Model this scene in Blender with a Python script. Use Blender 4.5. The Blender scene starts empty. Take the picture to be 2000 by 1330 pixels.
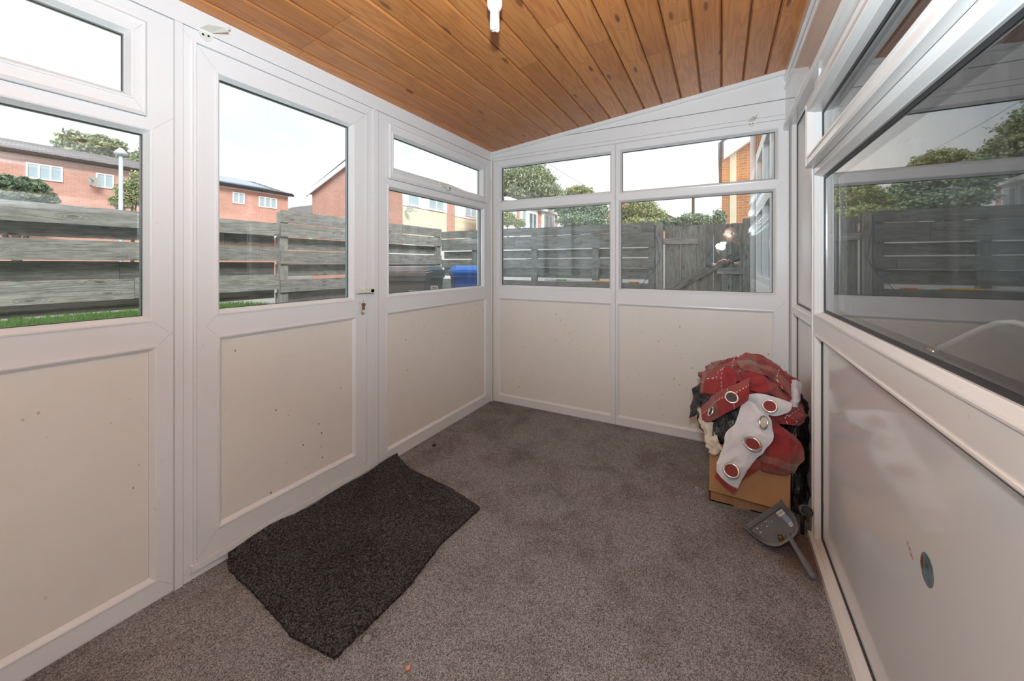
import bpy, bmesh, math, random
from mathutils import Vector, Matrix, noise
random.seed(7)
PI = math.pi
COL = bpy.context.scene.collection
S = bpy.context.scene
# ---------------------------------------------------------------- measured place
H = 1.12                      # lens height
TH = math.radians(28.4)       # camera turned to the left of the room's long axis
F = 755.0; HY = 515.0
CT, ST = math.cos(TH), math.sin(TH)
XL, YB, XR = -1.65, 2.711, 0.33       # left wall, back wall, right wall (inner faces)
def ray(u, v):
    a = (u - 1000) / F
    return Vector((a*CT - ST, a*ST + CT, (HY - v)/F))
def at(u, v, axis, val):
    """point of the photograph (u,v) measured on the plane axis=val"""
    r = ray(u, v); o = (0, 0, H)[axis]; t = (val - o)/r[axis]
    return Vector((0, 0, H)) + r*t
def ceil_z(x): return 2.03 + (x - XL)*0.1035

# ---------------------------------------------------------------- node helpers
class NT:
    def __init__(s, name, rough=.5, spec=.5):
        s.m = bpy.data.materials.new(name); s.m.use_nodes = True
        s.t = s.m.node_tree; s.n = s.t.nodes
        s.b = s.n['Principled BSDF']; s.out = s.n['Material Output']
        s.b.inputs['Roughness'].default_value = rough
        s.b.inputs['Specular IOR Level'].default_value = spec
    def new(s, k, **kw):
        n = s.n.new(k)
        for a, b in kw.items(): setattr(n, a, b)
        return n
    def link(s, a, b): s.t.links.new(a, b)
    def val(s, sock, v):
        if isinstance(v, bpy.types.NodeSocket): s.link(v, sock)
        else: sock.default_value = v
    def math(s, op, a, b=None, c=None, clamp=False):
        n = s.new('ShaderNodeMath', operation=op); n.use_clamp = clamp
        s.val(n.inputs[0], a)
        if b is not None: s.val(n.inputs[1], b)
        if c is not None: s.val(n.inputs[2], c)
        return n.outputs[0]
    def noise(s, vec, scale, detail=4, rough=.55, dist=0, dims='3D'):
        n = s.new('ShaderNodeTexNoise'); n.noise_dimensions = dims
        if vec is not None: s.link(vec, n.inputs['Vector'])
        n.inputs['Scale'].default_value = scale; n.inputs['Detail'].default_value = detail
        n.inputs['Roughness'].default_value = rough; n.inputs['Distortion'].default_value = dist
        return n.outputs['Fac']
    def vor(s, vec, scale, rnd=1):
        n = s.new('ShaderNodeTexVoronoi'); s.link(vec, n.inputs['Vector'])
        n.inputs['Scale'].default_value = scale; n.inputs['Randomness'].default_value = rnd
        return n
    def ramp(s, fac, stops, interp='LINEAR'):
        n = s.new('ShaderNodeValToRGB'); cr = n.color_ramp; cr.interpolation = interp
        while len(cr.elements) < len(stops): cr.elements.new(.5)
        for e, (p, c) in zip(cr.elements, stops):
            e.position = p; e.color = c if len(c) == 4 else (*c, 1)
        s.link(fac, n.inputs[0]); return n.outputs[0]
    def mix(s, fac, a, b, mode='MIX'):
        n = s.new('ShaderNodeMix', data_type='RGBA', blend_type=mode)
        s.val(n.inputs['Factor'], fac)
        s.val(n.inputs['A'], a if isinstance(a, bpy.types.NodeSocket) or len(a) == 4 else (*a, 1))
        s.val(n.inputs['B'], b if isinstance(b, bpy.types.NodeSocket) or len(b) == 4 else (*b, 1))
        return n.outputs['Result']
    def mapr(s, v, a, b, c, d):
        n = s.new('ShaderNodeMapRange'); s.link(v, n.inputs[0])
        for i, q in enumerate((a, b, c, d)): n.inputs[i+1].default_value = q
        return n.outputs[0]
    def obj(s): return s.new('ShaderNodeTexCoord').outputs['Object']
    def uv(s): return s.new('ShaderNodeUVMap').outputs['UV']
    def scl(s, vec, v):
        n = s.new('ShaderNodeMapping'); s.link(vec, n.inputs['Vector']); n.inputs['Scale'].default_value = v
        return n.outputs[0]
    def sep(s, vec):
        n = s.new('ShaderNodeSeparateXYZ'); s.link(vec, n.inputs[0]); return n.outputs
    def color(s, c): s.val(s.b.inputs['Base Color'], c if isinstance(c, bpy.types.NodeSocket) else (*c, 1))
    def bump(s, h, dist=.002, st=1):
        n = s.new('ShaderNodeBump'); s.link(h, n.inputs['Height'])
        n.inputs['Distance'].default_value = dist; n.inputs['Strength'].default_value = st
        s.link(n.outputs[0], s.b.inputs['Normal'])

M = {}
def plain(name, c, rough=.5, metal=0, spec=.5, var=.0, vs=8, bump=0, bs=200):
    t = NT(name, rough, spec); t.b.inputs['Metallic'].default_value = metal
    if var:
        f = t.noise(t.obj(), vs, 5, .6)
        d = tuple(max(0, x*(1-var)) for x in c); l = tuple(min(1, x*(1+var)) for x in c)
        t.color(t.ramp(f, [(.3, d), (.7, l)]))
    else: t.color(c)
    if bump: t.bump(t.noise(t.obj(), bs, 3), bump)
    M[name] = t.m; return t.m

def upvc(name, c, rough, stains=0, glossy=.5):
    t = NT(name, rough, glossy); v = t.obj()
    big = t.noise(v, 2.2, 4)
    col = t.ramp(big, [(.3, tuple(x*.97 for x in c)), (.7, c)])
    # small brown flecks and ochre splashes of dirt
    if stains:
        vv = t.vor(t.scl(v, (1, 1, .7)), 24); d = t.ramp(t.math('MULTIPLY_ADD', t.noise(v, 60, 2), .08, vv.outputs['Distance']), [(.10, (1, 1, 1)), (.135, (0, 0, 0))])
        msk = t.ramp(t.noise(v, 3.1, 2), [(.50, (0, 0, 0)), (.58, (1, 1, 1))])
        k = t.math('MULTIPLY', d, msk)
        k = t.math('MULTIPLY', k, stains)
        col = t.mix(k, col, (.22, .12, .05))
        st = t.noise(t.scl(v, (1, 1, 4)), 5, 5, .7)
        y = t.ramp(st, [(.66, (0, 0, 0)), (.74, (1, 1, 1))])
        col = t.mix(t.math('MULTIPLY', y, .35*stains), col, (.62, .47, .26))
        sm = t.noise(v, 9, 6, .7); col = t.mix(t.math('MULTIPLY', t.ramp(sm, [(.5, (0, 0, 0)), (.8, (1, 1, 1))]), .25*stains), col, tuple(x*.8 for x in c))
    t.color(col); M[name] = t.m
upvc('upvc', (.80, .785, .785), .28, .12)
upvc('upvc_gloss', (.74, .73, .725), .08, .0, .8)
upvc('panel_cream', (.80, .745, .68), .42, 1.0)
upvc('panel_gloss', (.74, .735, .72), .10, .12, .6)
upvc('upvc_right', (.76, .74, .72), .22, .15)
plain('seal', (.62, .56, .44), .6); plain('seam', (.45, .43, .42), .6)
plain('gasket', (.012, .012, .014), .45); plain('spacer', (.30, .36, .40), .35)
plain('black_plastic', (.012, .012, .014), .28, spec=.7)
plain('screw_dark', (.03, .03, .035), .3, .6)
plain('chrome', (.75, .74, .72), .18, 1); plain('brass', (.32, .17, .06), .4, .8, var=.4, vs=90)
plain('bulb_white', (.92, .92, .92), .2); plain('white_part', (.70, .68, .60), .35)
plain('card_inside', (.42, .25, .12), .8)
plain('white_paint', (.90, .90, .90), .5); plain('render_cream', (.80, .73, .55), .8, var=.06, vs=3)
plain('render_grey', (.36, .34, .31), .9, var=.35, vs=60, bump=.01, bs=60)
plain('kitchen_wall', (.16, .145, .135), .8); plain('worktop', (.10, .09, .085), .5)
plain('dark_pane', (.14, .19, .22), .08, spec=.8); plain('blind_pane', (.42, .52, .57), .12, spec=.6)
plain('pole_grey', (.50, .56, .60), .5); plain('solar', (.23, .30, .42), .12, spec=.9)
plain('paving', (.30, .29, .27), .9, var=.2, vs=4)
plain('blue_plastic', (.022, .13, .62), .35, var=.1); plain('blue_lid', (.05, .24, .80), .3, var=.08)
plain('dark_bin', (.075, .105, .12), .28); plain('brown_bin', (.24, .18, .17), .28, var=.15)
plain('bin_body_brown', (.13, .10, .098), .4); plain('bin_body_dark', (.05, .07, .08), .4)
plain('rubber', (.015, .015, .015), .6); plain('sticker', (.75, .75, .75), .5); plain('sticker_red', (.5, .08, .06), .5)
plain('cord_blue', (.02, .16, .30), .6); plain('tape_green', (.10, .45, .06), .5); plain('tape_yellow', (.85, .45, .01), .5)
plain('tape_orange', (.75, .18, .05), .5)
plain('bark', (.10, .07, .045), .9, var=.3, vs=20)
plain('skin', (.62, .33, .24), .5); plain('hair', (.03, .022, .018), .6); plain('shirt', (.035, .045, .055), .8)
plain('trousers', (.03, .032, .05), .85); plain('grey_plastic', (.13, .135, .145), .42, var=.12, vs=30)
plain('lint', (.27, .25, .24), .9); plain('pink_scrap', (.80, .30, .22), .8); plain('cream_lace', (.66, .58, .47), .85, var=.25, vs=40)
plain('concrete', (.42, .41, .38), .9, var=.15, vs=6)

# black bin-bag plastic, crinkled
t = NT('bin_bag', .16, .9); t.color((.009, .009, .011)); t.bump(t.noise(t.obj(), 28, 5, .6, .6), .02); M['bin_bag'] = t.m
# cardboard
t = NT('cardboard', .78, .25); v = t.obj(); c = t.ramp(t.noise(v, 7, 4), [(.3, (.40, .205, .095)), (.7, (.47, .25, .12))])
t.color(c); t.bump(t.noise(t.scl(v, (240, 240, 3)), 1, 2), .0006); M['cardboard'] = t.m
# glazing: each face of the sealed unit behaves like one pane (two reflecting surfaces)
def glazing(name, tint):
    t = NT(name); nt = t
    t.n.remove(t.b)
    g = t.new('ShaderNodeNewGeometry')
    d = t.new('ShaderNodeVectorMath', operation='DOT_PRODUCT'); t.link(g.outputs['Incoming'], d.inputs[0]); t.link(g.outputs['Normal'], d.inputs[1])
    cs = t.math('ABSOLUTE', d.outputs['Value'])
    o = t.math('SUBTRACT', 1.0, cs, clamp=True)
    p = t.math('POWER', o, 5.0)
    r = t.math('MULTIPLY_ADD', p, .96, .04)
    R = t.math('DIVIDE', t.math('MULTIPLY', r, 2.0), t.math('ADD', r, 1.0))
    tr = t.new('ShaderNodeBsdfTransparent'); tr.inputs[0].default_value = (*tint, 1)
    gl = t.new('ShaderNodeBsdfGlossy'); gl.inputs['Roughness'].default_value = 0.0
    df = t.new('ShaderNodeBsdfDiffuse'); df.inputs[0].default_value = (.62, .64, .64, 1)
    # a thin film of grime wiped in vertical streaks
    v = t.obj()
    st = t.noise(t.scl(v, (7, 7, .35)), 2.0, 4, .6); sp = t.noise(v, 70, 3)
    dirt = t.math('ADD', t.math('MULTIPLY', t.ramp(st, [(.45, (0, 0, 0)), (.75, (1, 1, 1))]), .05), t.math('MULTIPLY', t.ramp(sp, [(.62, (0, 0, 0)), (.75, (1, 1, 1))]), .03))
    m0 = t.new('ShaderNodeMixShader'); t.link(dirt, m0.inputs[0]); t.link(tr.outputs[0], m0.inputs[1]); t.link(df.outputs[0], m0.inputs[2])
    m = t.new('ShaderNodeMixShader'); t.link(R, m.inputs[0]); t.link(m0.outputs[0], m.inputs[1]); t.link(gl.outputs[0], m.inputs[2])
    t.link(m.outputs[0], t.out.inputs[0]); M[name] = t.m
glazing('glass', (.97, .985, .98)); glazing('glass_house', (.95, .965, .96))
t = NT('clear_plastic', .12); t.b.inputs['Transmission Weight'].default_value = .9; t.color((.9, .92, .92)); t.b.inputs['IOR'].default_value = 1.2; M['clear_plastic'] = t.m

# wood: contour lines of stretched noise give cathedral grain, sparse knots push the contours round them
def wood(name, dark, mid, light, knot, rough, freq=34, tint=.25, grime=None, spec=.4, bump=.0006):
    t = NT(name, rough, spec); uv = t.uv()
    at_ = t.new('ShaderNodeAttribute'); at_.attribute_name = 'rnd'; rnd = at_.outputs['Fac']
    base = t.scl(uv, (1.3, 13, 1))
    n1 = t.noise(base, 1.0, 2, .45)
    kv = t.new('ShaderNodeTexVoronoi'); t.link(t.scl(uv, (2.4, 9.0, 1)), kv.inputs['Vector']); kv.inputs['Scale'].default_value = 1.0
    kv.voronoi_dimensions = '2D'; kd = kv.outputs['Distance']
    kb = t.ramp(kd, [(0, (1, 1, 1)), (.30, (0, 0, 0))], 'EASE')
    kon = t.math('GREATER_THAN', t.sep(kv.outputs['Color'])[0], .55)
    kb = t.math('MULTIPLY', kb, kon)
    h = t.math('MULTIPLY_ADD', kb, .45, n1)
    rings = t.math('SINE', t.math('MULTIPLY', h, freq*2.6))
    rings = t.mapr(rings, -1, 1, 0, 1); rings = t.math('POWER', rings, 2.2)
    fine = t.noise(t.scl(uv, (5, 260, 1)), 1.0, 3, .7)
    patch = t.noise(t.scl(uv, (1.2, 5, 1)), 1.0, 3)
    col = t.mix(t.mapr(patch, .3, .7, 0, 1), light, mid)
    col = t.mix(t.math('MULTIPLY', rings, .42), col, dark)
    col = t.mix(t.math('MULTIPLY', t.mapr(fine, .35, .75, 0, 1), .35), col, dark)
    kc = t.math('MULTIPLY', t.ramp(kd, [(.045, (1, 1, 1)), (.10, (0, 0, 0))]), kon)
    col = t.mix(t.math('MULTIPLY', kc, .85), col, knot)
    col = t.mix(t.math('MULTIPLY', rnd, tint), col, dark)
    if grime:
        gr = t.noise(t.scl(uv, (3, 9, 1)), 2, 6, .75)
        col = t.mix(t.math('MULTIPLY', t.mapr(gr, .42, .66, 0, 1), .7), col, grime)
    t.color(col); t.bump(t.math('ADD', rings, fine), bump); M[name] = t.m
wood('pine', (.29, .090, .025), (.56, .205, .055), (.68, .29, .092), (.09, .026, .010), .33, 22, .50, spec=.45)
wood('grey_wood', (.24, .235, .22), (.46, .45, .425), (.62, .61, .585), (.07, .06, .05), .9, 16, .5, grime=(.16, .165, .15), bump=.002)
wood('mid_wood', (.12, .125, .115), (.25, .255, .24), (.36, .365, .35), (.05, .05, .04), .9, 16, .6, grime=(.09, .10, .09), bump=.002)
wood('dark_wood', (.17, .175, .16), (.36, .37, .345), (.50, .51, .49), (.06, .06, .05), .9, 16, .6, grime=(.13, .145, .13), bump=.002)

def brick(name, a, b, mortar, scale=1):
    t = NT(name, .9, .2); uv = t.uv()
    n = t.new('ShaderNodeTexBrick'); t.link(uv, n.inputs['Vector'])
    n.inputs['Color1'].default_value = (*a, 1); n.inputs['Color2'].default_value = (*b, 1); n.inputs['Mortar'].default_value = (*mortar, 1)
    n.inputs['Scale'].default_value = scale; n.inputs['Brick Width'].default_value = .225; n.inputs['Row Height'].default_value = .075
    n.inputs['Mortar Size'].default_value = .006
    f = t.noise(uv, .8, 5, .65); t.color(t.mix(t.mapr(f, .35, .75, 0, .35), n.outputs['Color'], tuple(x*.62 for x in a))); M[name] = t.m
brick('brick_pink', (.66, .36, .285), (.58, .30, .235), (.62, .46, .40))
brick('brick_orange', (.55, .27, .13), (.48, .20, .10), (.55, .47, .38))
# tiled roof
t = NT('roof_tile', .8, .3); uv = t.uv(); n = t.new('ShaderNodeTexBrick'); t.link(uv, n.inputs['Vector'])
n.inputs['Color1'].default_value = (.26, .235, .235, 1); n.inputs['Color2'].default_value = (.19, .18, .19, 1); n.inputs['Mortar'].default_value = (.08, .08, .08, 1)
n.inputs['Scale'].default_value = 1; n.inputs['Brick Width'].default_value = .34; n.inputs['Row Height'].default_value = .3; n.inputs['Mortar Size'].default_value = .03
t.color(n.outputs['Color']); M['roof_tile'] = t.m

# carpets: short loops in several greys, with trodden patches
def carpet(name, stops, scale, patch_amt, bumpd, dirt):
    t = NT(name, 1.0, .05); v = t.obj()
    w = t.noise(v, scale*.35, 2)
    f = t.noise(v, scale, 2, .8); g = t.vor(v, scale*1.15)
    gc = t.sep(g.outputs['Color'])[1]
    k = t.math('ADD', t.math('MULTIPLY', f, .75), t.math('MULTIPLY', gc, .28))
    col = t.ramp(k, stops)
    pt = t.noise(v, 4.2, 6, .65, .4)
    col = t.mix(t.mapr(pt, .46, .64, 0, patch_amt), col, dirt, 'MULTIPLY')
    pt2 = t.noise(v, 1.3, 3, .5); col = t.mix(t.mapr(pt2, .5, .7, 0, patch_amt*.5), col, dirt, 'MULTIPLY')
    if name == 'carpet':   # rusty spill by the foot of the right-hand frame
        vm = t.new('ShaderNodeVectorMath', operation='DISTANCE'); t.link(v, vm.inputs[0]); vm.inputs[1].default_value = (.33, 1.86, 0)
        dn = t.math('MULTIPLY_ADD', t.noise(v, 18, 4), -.16, vm.outputs['Value'])
        col = t.mix(t.mapr(dn, .02, .13, .75, 0), col, (.16, .085, .05))
    t.color(col); t.bump(t.math('ADD', f, t.math('MULTIPLY', g.outputs['Distance'], .8)), bumpd); M[name] = t.m
carpet('carpet', [(.32, (.085, .078, .077)), (.46, (.22, .207, .206)), (.58, (.37, .35, .347)), (.72, (.56, .535, .53))], 290, .62, .0025, (.58, .53, .50))
carpet('mat_pile', [(.34, (.012, .010, .010)), (.5, (.055, .050, .050)), (.66, (.15, .14, .145)), (.78, (.24, .225, .225))], 230, .5, .004, (.62, .48, .38))

# grass
t = NT('grass', .9, .1); v = t.obj(); t.color(t.ramp(t.noise(v, 22, 6, .7), [(.3, (.05, .15, .02)), (.55, (.17, .38, .06)), (.75, (.36, .55, .14))])); t.bump(t.noise(v, 60, 4), .03); M['grass'] = t.m
def leaf(name, a, b):
    t = NT(name, .55, .35); g = t.new('ShaderNodeAttribute'); g.attribute_name = 'rnd'
    t.color(t.ramp(g.outputs['Fac'], [(0, a), (1, b)])); M[name] = t.m
leaf('leaf_green', (.14, .19, .09), (.46, .50, .30)); leaf('leaf_dark', (.08, .13, .08), (.24, .32, .19)); leaf('leaf_light', (.16, .22, .09), (.52, .54, .28))
leaf('leaf_hedge', (.13, .20, .13), (.42, .52, .37))

# checked red curtain cloth: wide woven bands in red, rose and tan, dotted white stitch lines
def plaid():
    t = NT('plaid', .85, .15); x, y, _ = t.sep(t.uv())
    R, D, T_, P = (.30, .020, .026), (.20, .040, .036), (.27, .18, .135), (.31, .10, .088)
    fx = t.math('FRACT', t.math('MULTIPLY', x, 1/.27)); fy = t.math('FRACT', t.math('MULTIPLY', y, 1/.31))
    rx = t.ramp(fx, [(0, R), (.30, D), (.42, T_), (.55, D), (.64, P), (.82, R)], 'CONSTANT')
    ry = t.ramp(fy, [(0, R), (.34, P), (.47, T_), (.60, D), (.70, R)], 'CONSTANT')
    c = t.mix(.45, rx, ry)
    def stitch(a, b, p, off):
        l = t.math('FRACT', t.math('MULTIPLY_ADD', a, 1/p, off)); l = t.math('LESS_THAN', l, .0035/p)
        d = t.math('LESS_THAN', t.math('FRACT', t.math('MULTIPLY', b, 1/.014)), .5)
        return t.math('MULTIPLY', l, d)
    s = t.math('MAXIMUM', stitch(x, y, .27, .18), stitch(y, x, .31, .15))
    c = t.mix(s, c, (.75, .70, .62))
    w = t.noise(t.scl(t.uv(), (900, 900, 1)), 1, 1); c = t.mix(t.mapr(w, .3, .7, 0, .22), c, (.5, .2, .17))
    t.color(c); t.b.inputs['Sheen Weight'].default_value = .2; t.bump(w, .0004); M['plaid'] = t.m
plaid()
t = NT('lining', .85, .15); t.color(t.ramp(t.noise(t.obj(), 9, 4), [(.3, (.66, .64, .67)), (.7, (.76, .74, .76))])); t.bump(t.noise(t.obj(), 35, 3), .004); M['lining'] = t.m
plain('eyelet_red', (.23, .035, .03), .8); plain('eyelet_black', (.01, .01, .012), .4)
# dustpan plastic with rusty residue
t = NT('dustpan_plastic', .42, .45); v = t.obj(); f = t.noise(v, 14, 5, .7)
c = t.ramp(f, [(.3, (.11, .115, .125)), (.7, (.15, .155, .165))])
r = t.noise(v, 26, 6, .75); c = t.mix(t.mapr(r, .56, .66, 0, .8), c, (.16, .07, .03))
t.color(c); M['dustpan_plastic'] = t.m
t = NT('hole_fill', .8, .2); v = t.obj(); t.color(t.ramp(t.noise(v, 30, 4), [(.38, (.05, .085, .09)), (.55, (.16, .22, .23)), (.68, (.14, .06, .025))])); M['hole_fill'] = t.m
t = NT('flash_face', .5); t.b.inputs['Emission Color'].default_value = (.92, .97, 1, 1); t.b.inputs['Emission Strength'].default_value = 30; M['flash_face'] = t.m

# ---------------------------------------------------------------- mesh helpers
class MB:
    def __init__(s): s.v = []; s.f = []; s.mi = []; s.uv = []; s.rnd = []; s.smooth = []
    def face(s, pts, mi=0, uv=None, rnd=0, smooth=False):
        b = len(s.v); s.v += [tuple(p) for p in pts]; s.f.append(tuple(range(b, b+len(pts)))); s.mi.append(mi)
        s.uv.append(uv if uv else [(0, 0)]*len(pts)); s.rnd.append(rnd); s.smooth.append(smooth)
    def box(s, a, b, mi=0, fn=None, rnd=0, grain=None, off=None):
        """box a..b; grain=axis of the grain gives along/across uv in metres"""
        x0, y0, z0 = a; x1, y1, z1 = b; fn = fn or (lambda *p: p)
        P = [(x0,y0,z0),(x1,y0,z0),(x1,y1,z0),(x0,y1,z0),(x0,y0,z1),(x1,y0,z1),(x1,y1,z1),(x0,y1,z1)]
        off = off or (0, 0)
        for q in ((0,3,2,1),(4,5,6,7),(0,1,5,4),(2,3,7,6),(1,2,6,5),(3,0,4,7)):
            pts = [P[i] for i in q]
            ax = [i for i in range(3) if max(p[i] for p in pts)-min(p[i] for p in pts) > 1e-9]
            if grain is None: grain_ = 0
            else: grain_ = grain
            o = [i for i in ax if i != grain_]
            if grain_ in ax and o: uv = [(p[grain_]+off[0], p[o[0]]+off[1]) for p in pts]
            elif len(ax) > 1: uv = [(p[ax[0]]*.3+off[0], p[ax[1]]+off[1]) for p in pts]
            else: uv = None
            s.face([fn(*p) for p in pts], mi, uv, rnd)
    def tube(s, path, r, n=8, mi=0, closed=False, cap=True):
        path = [Vector(p) for p in path]; N = len(path); rs = r if isinstance(r, (list, tuple)) else [r]*N
        rings = []; up = Vector((0, 0, 1)); prev = None
        for i, p in enumerate(path):
            if closed: d = path[(i+1) % N]-path[i-1]
            else: d = path[min(i+1, N-1)]-path[max(i-1, 0)]
            d.normalize()
            if prev is None:
                a = up if abs(d.z) < .9 else Vector((1, 0, 0)); x = d.cross(a).normalized()
            else:
                x = prev - d*prev.dot(d); x = x.normalized() if x.length > 1e-6 else d.cross(up).normalized()
            prev = x; y = d.cross(x)
            rings.append([p+(x*math.cos(2*PI*k/n)+y*math.sin(2*PI*k/n))*rs[i] for k in range(n)])
        for i in range(N if closed else N-1):
            A, B = rings[i], rings[(i+1) % N]
            for k in range(n):
                s.face([A[k], A[(k+1) % n], B[(k+1) % n], B[k]], mi, smooth=True)
        if cap and not closed: s.face(list(reversed(rings[0])), mi); s.face(rings[-1], mi)
    def build(s, name, mats, parent=None, weld=True, loc=None, smooth_all=False):
        me = bpy.data.meshes.new(name); me.from_pydata(s.v, [], s.f)
        for m in (mats if isinstance(mats, (list, tuple)) else [mats]): me.materials.append(M[m])
        me.polygons.foreach_set('material_index', s.mi)
        me.polygons.foreach_set('use_smooth', [smooth_all or q for q in s.smooth])
        uvl = me.uv_layers.new(name='UVMap'); uvl.data.foreach_set('uv', [c for f in s.uv for p in f for c in p])
        at_ = me.attributes.new('rnd', 'FLOAT', 'FACE'); at_.data.foreach_set('value', s.rnd)
        if weld:
            bm = bmesh.new(); bm.from_mesh(me); bmesh.ops.remove_doubles(bm, verts=bm.verts, dist=1e-5)
            bmesh.ops.recalc_face_normals(bm, faces=bm.faces); bm.to_mesh(me); bm.free()
        o = bpy.data.objects.new(name, me); COL.objects.link(o)
        if parent: o.parent = parent
        if loc: o.location = loc
        return o
def recentre(o):
    """move a top-level mesh's origin to its base"""
    vs = o.data.vertices; mn = [min(v.co[i] for v in vs) for i in range(3)]; mx = [max(v.co[i] for v in vs) for i in range(3)]
    c = Vector(((mn[0]+mx[0])/2, (mn[1]+mx[1])/2, mn[2]))
    o.data.transform(Matrix.Translation(-c)); o.location = Vector(o.location)+c; return o
def tag(o, label, cat, group=None, kind=None):
    o['label'] = label; o['category'] = cat
    if group: o['group'] = group
    if kind: o['kind'] = kind
    return o
def thing(name, label, cat, loc=(0, 0, 0), group=None):
    o = bpy.data.objects.new(name, None); COL.objects.link(o); o.location = loc; o.empty_display_size = .1
    return tag(o, label, cat, group)
def put(mb, name, mats, root, **k):
    """build world-space mesh as a child of root"""
    o = mb.build(name, mats, **k); o.data.transform(Matrix.Translation(-Vector(root.location))); o.parent = root; return o
def struct(o, label, cat):
    o['kind'] = 'structure'; o['label'] = label; o['category'] = cat; return o

# wall mappings (p along wall, z up, d into the room)
def LEFT(p, z, d): return (XL+d, p, z)
def BACK(p, z, d): return (p, YB-d, z)
def RIGHT(p, z, d): return (XR-d, p, z)

def frame_board(mb, fn, outer, holes, d0, d1, mi=0):
    """flat board with rectangular holes"""
    ps = sorted({outer[0], outer[2], *[h[0] for h in holes], *[h[2] for h in holes]})
    zs = sorted({outer[1], outer[3], *[h[1] for h in holes], *[h[3] for h in holes]})
    def solid(i, j):
        if i < 0 or j < 0 or i >= len(ps)-1 or j >= len(zs)-1: return False
        pm, zm = (ps[i]+ps[i+1])/2, (zs[j]+zs[j+1])/2
        if not (outer[0] < pm < outer[2] and outer[1] < zm < outer[3]): return False
        return not any(h[0] < pm < h[2] and h[1] < zm < h[3] for h in holes)
    for i in range(len(ps)-1):
        for j in range(len(zs)-1):
            if not solid(i, j): continue
            a, b, c, d = ps[i], ps[i+1], zs[j], zs[j+1]
            mb.face([fn(a, c, d1), fn(b, c, d1), fn(b, d, d1), fn(a, d, d1)], mi)
            mb.face([fn(a, c, d0), fn(a, d, d0), fn(b, d, d0), fn(b, c, d0)], mi)
            if not solid(i-1, j): mb.face([fn(a, c, d0), fn(a, c, d1), fn(a, d, d1), fn(a, d, d0)], mi)
            if not solid(i+1, j): mb.face([fn(b, c, d0), fn(b, d, d0), fn(b, d, d1), fn(b, c, d1)], mi)
            if not solid(i, j-1): mb.face([fn(a, c, d0), fn(b, c, d0), fn(b, c, d1), fn(a, c, d1)], mi)
            if not solid(i, j+1): mb.face([fn(a, d, d0), fn(a, d, d1), fn(b, d, d1), fn(b, d, d0)], mi)
def ring(mb, fn, rect, prof, mi=0):
    """mitred ring round rect; prof = [(outward offset, d)] from outside to inside"""
    L = []
    for o, d in prof:
        p0, z0, p1, z1 = rect[0]-o, rect[1]-o, rect[2]+o, rect[3]+o
        L.append([fn(p0, z0, d), fn(p1, z0, d), fn(p1, z1, d), fn(p0, z1, d)])
    for A, B in zip(L, L[1:]):
        for k in range(4): mb.face([A[k], A[(k+1) % 4], B[(k+1) % 4], B[k]], mi)
def bead(mb, fn, rect, face=0.0, deep=-.034):
    ring(mb, fn, rect, [(.020, face-.002), (.0195, face+.0035), (.015, face+.004), (.011, face+.002), (.002, face-.016), (0, face-.019), (0, deep)])
def pbead(mb, fn, rect, face=0.0):
    ring(mb, fn, rect, [(.020, face-.002), (.0195, face+.0035), (.015, face+.004), (.011, face+.002), (.002, face-.009), (0, face-.010), (0, face-.014)])
def gasket(mb, fn, rect, d, w=.0022):
    ring(mb, fn, rect, [(.001, d), (.001, d+.004), (-w, d+.003), (-w, d)])
def pane(name, mat, fn, rect, d, th, parent):
    mb = MB(); mb.box((rect[0]-.006, rect[1]-.006, d-th), (rect[2]+.006, rect[3]+.006, d), 0, fn)
    return mb.build(name, mat, parent)
def seam(mb, fn, a, b, d, mi, w=.0009):
    a = Vector(a); b = Vector(b); n = Vector((-(b-a).y, (b-a).x)).normalized()*w/2
    q = [a+n, b+n, b-n, a-n]
    mb.face([fn(x.x, x.y, d) for x in q], mi)
def corners(mb, fn, opening, outer, d, mi=1, gap=.021):
    """mitre seams from an opening's bead to the rectangle 'outer'"""
    o = (opening[0]-gap, opening[1]-gap, opening[2]+gap, opening[3]+gap)
    for i, j in ((0, 1), (2, 1), (2, 3), (0, 3)):
        seam(mb, fn, (o[i], o[j]), (outer[i], outer[j]), d, mi)
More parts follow.
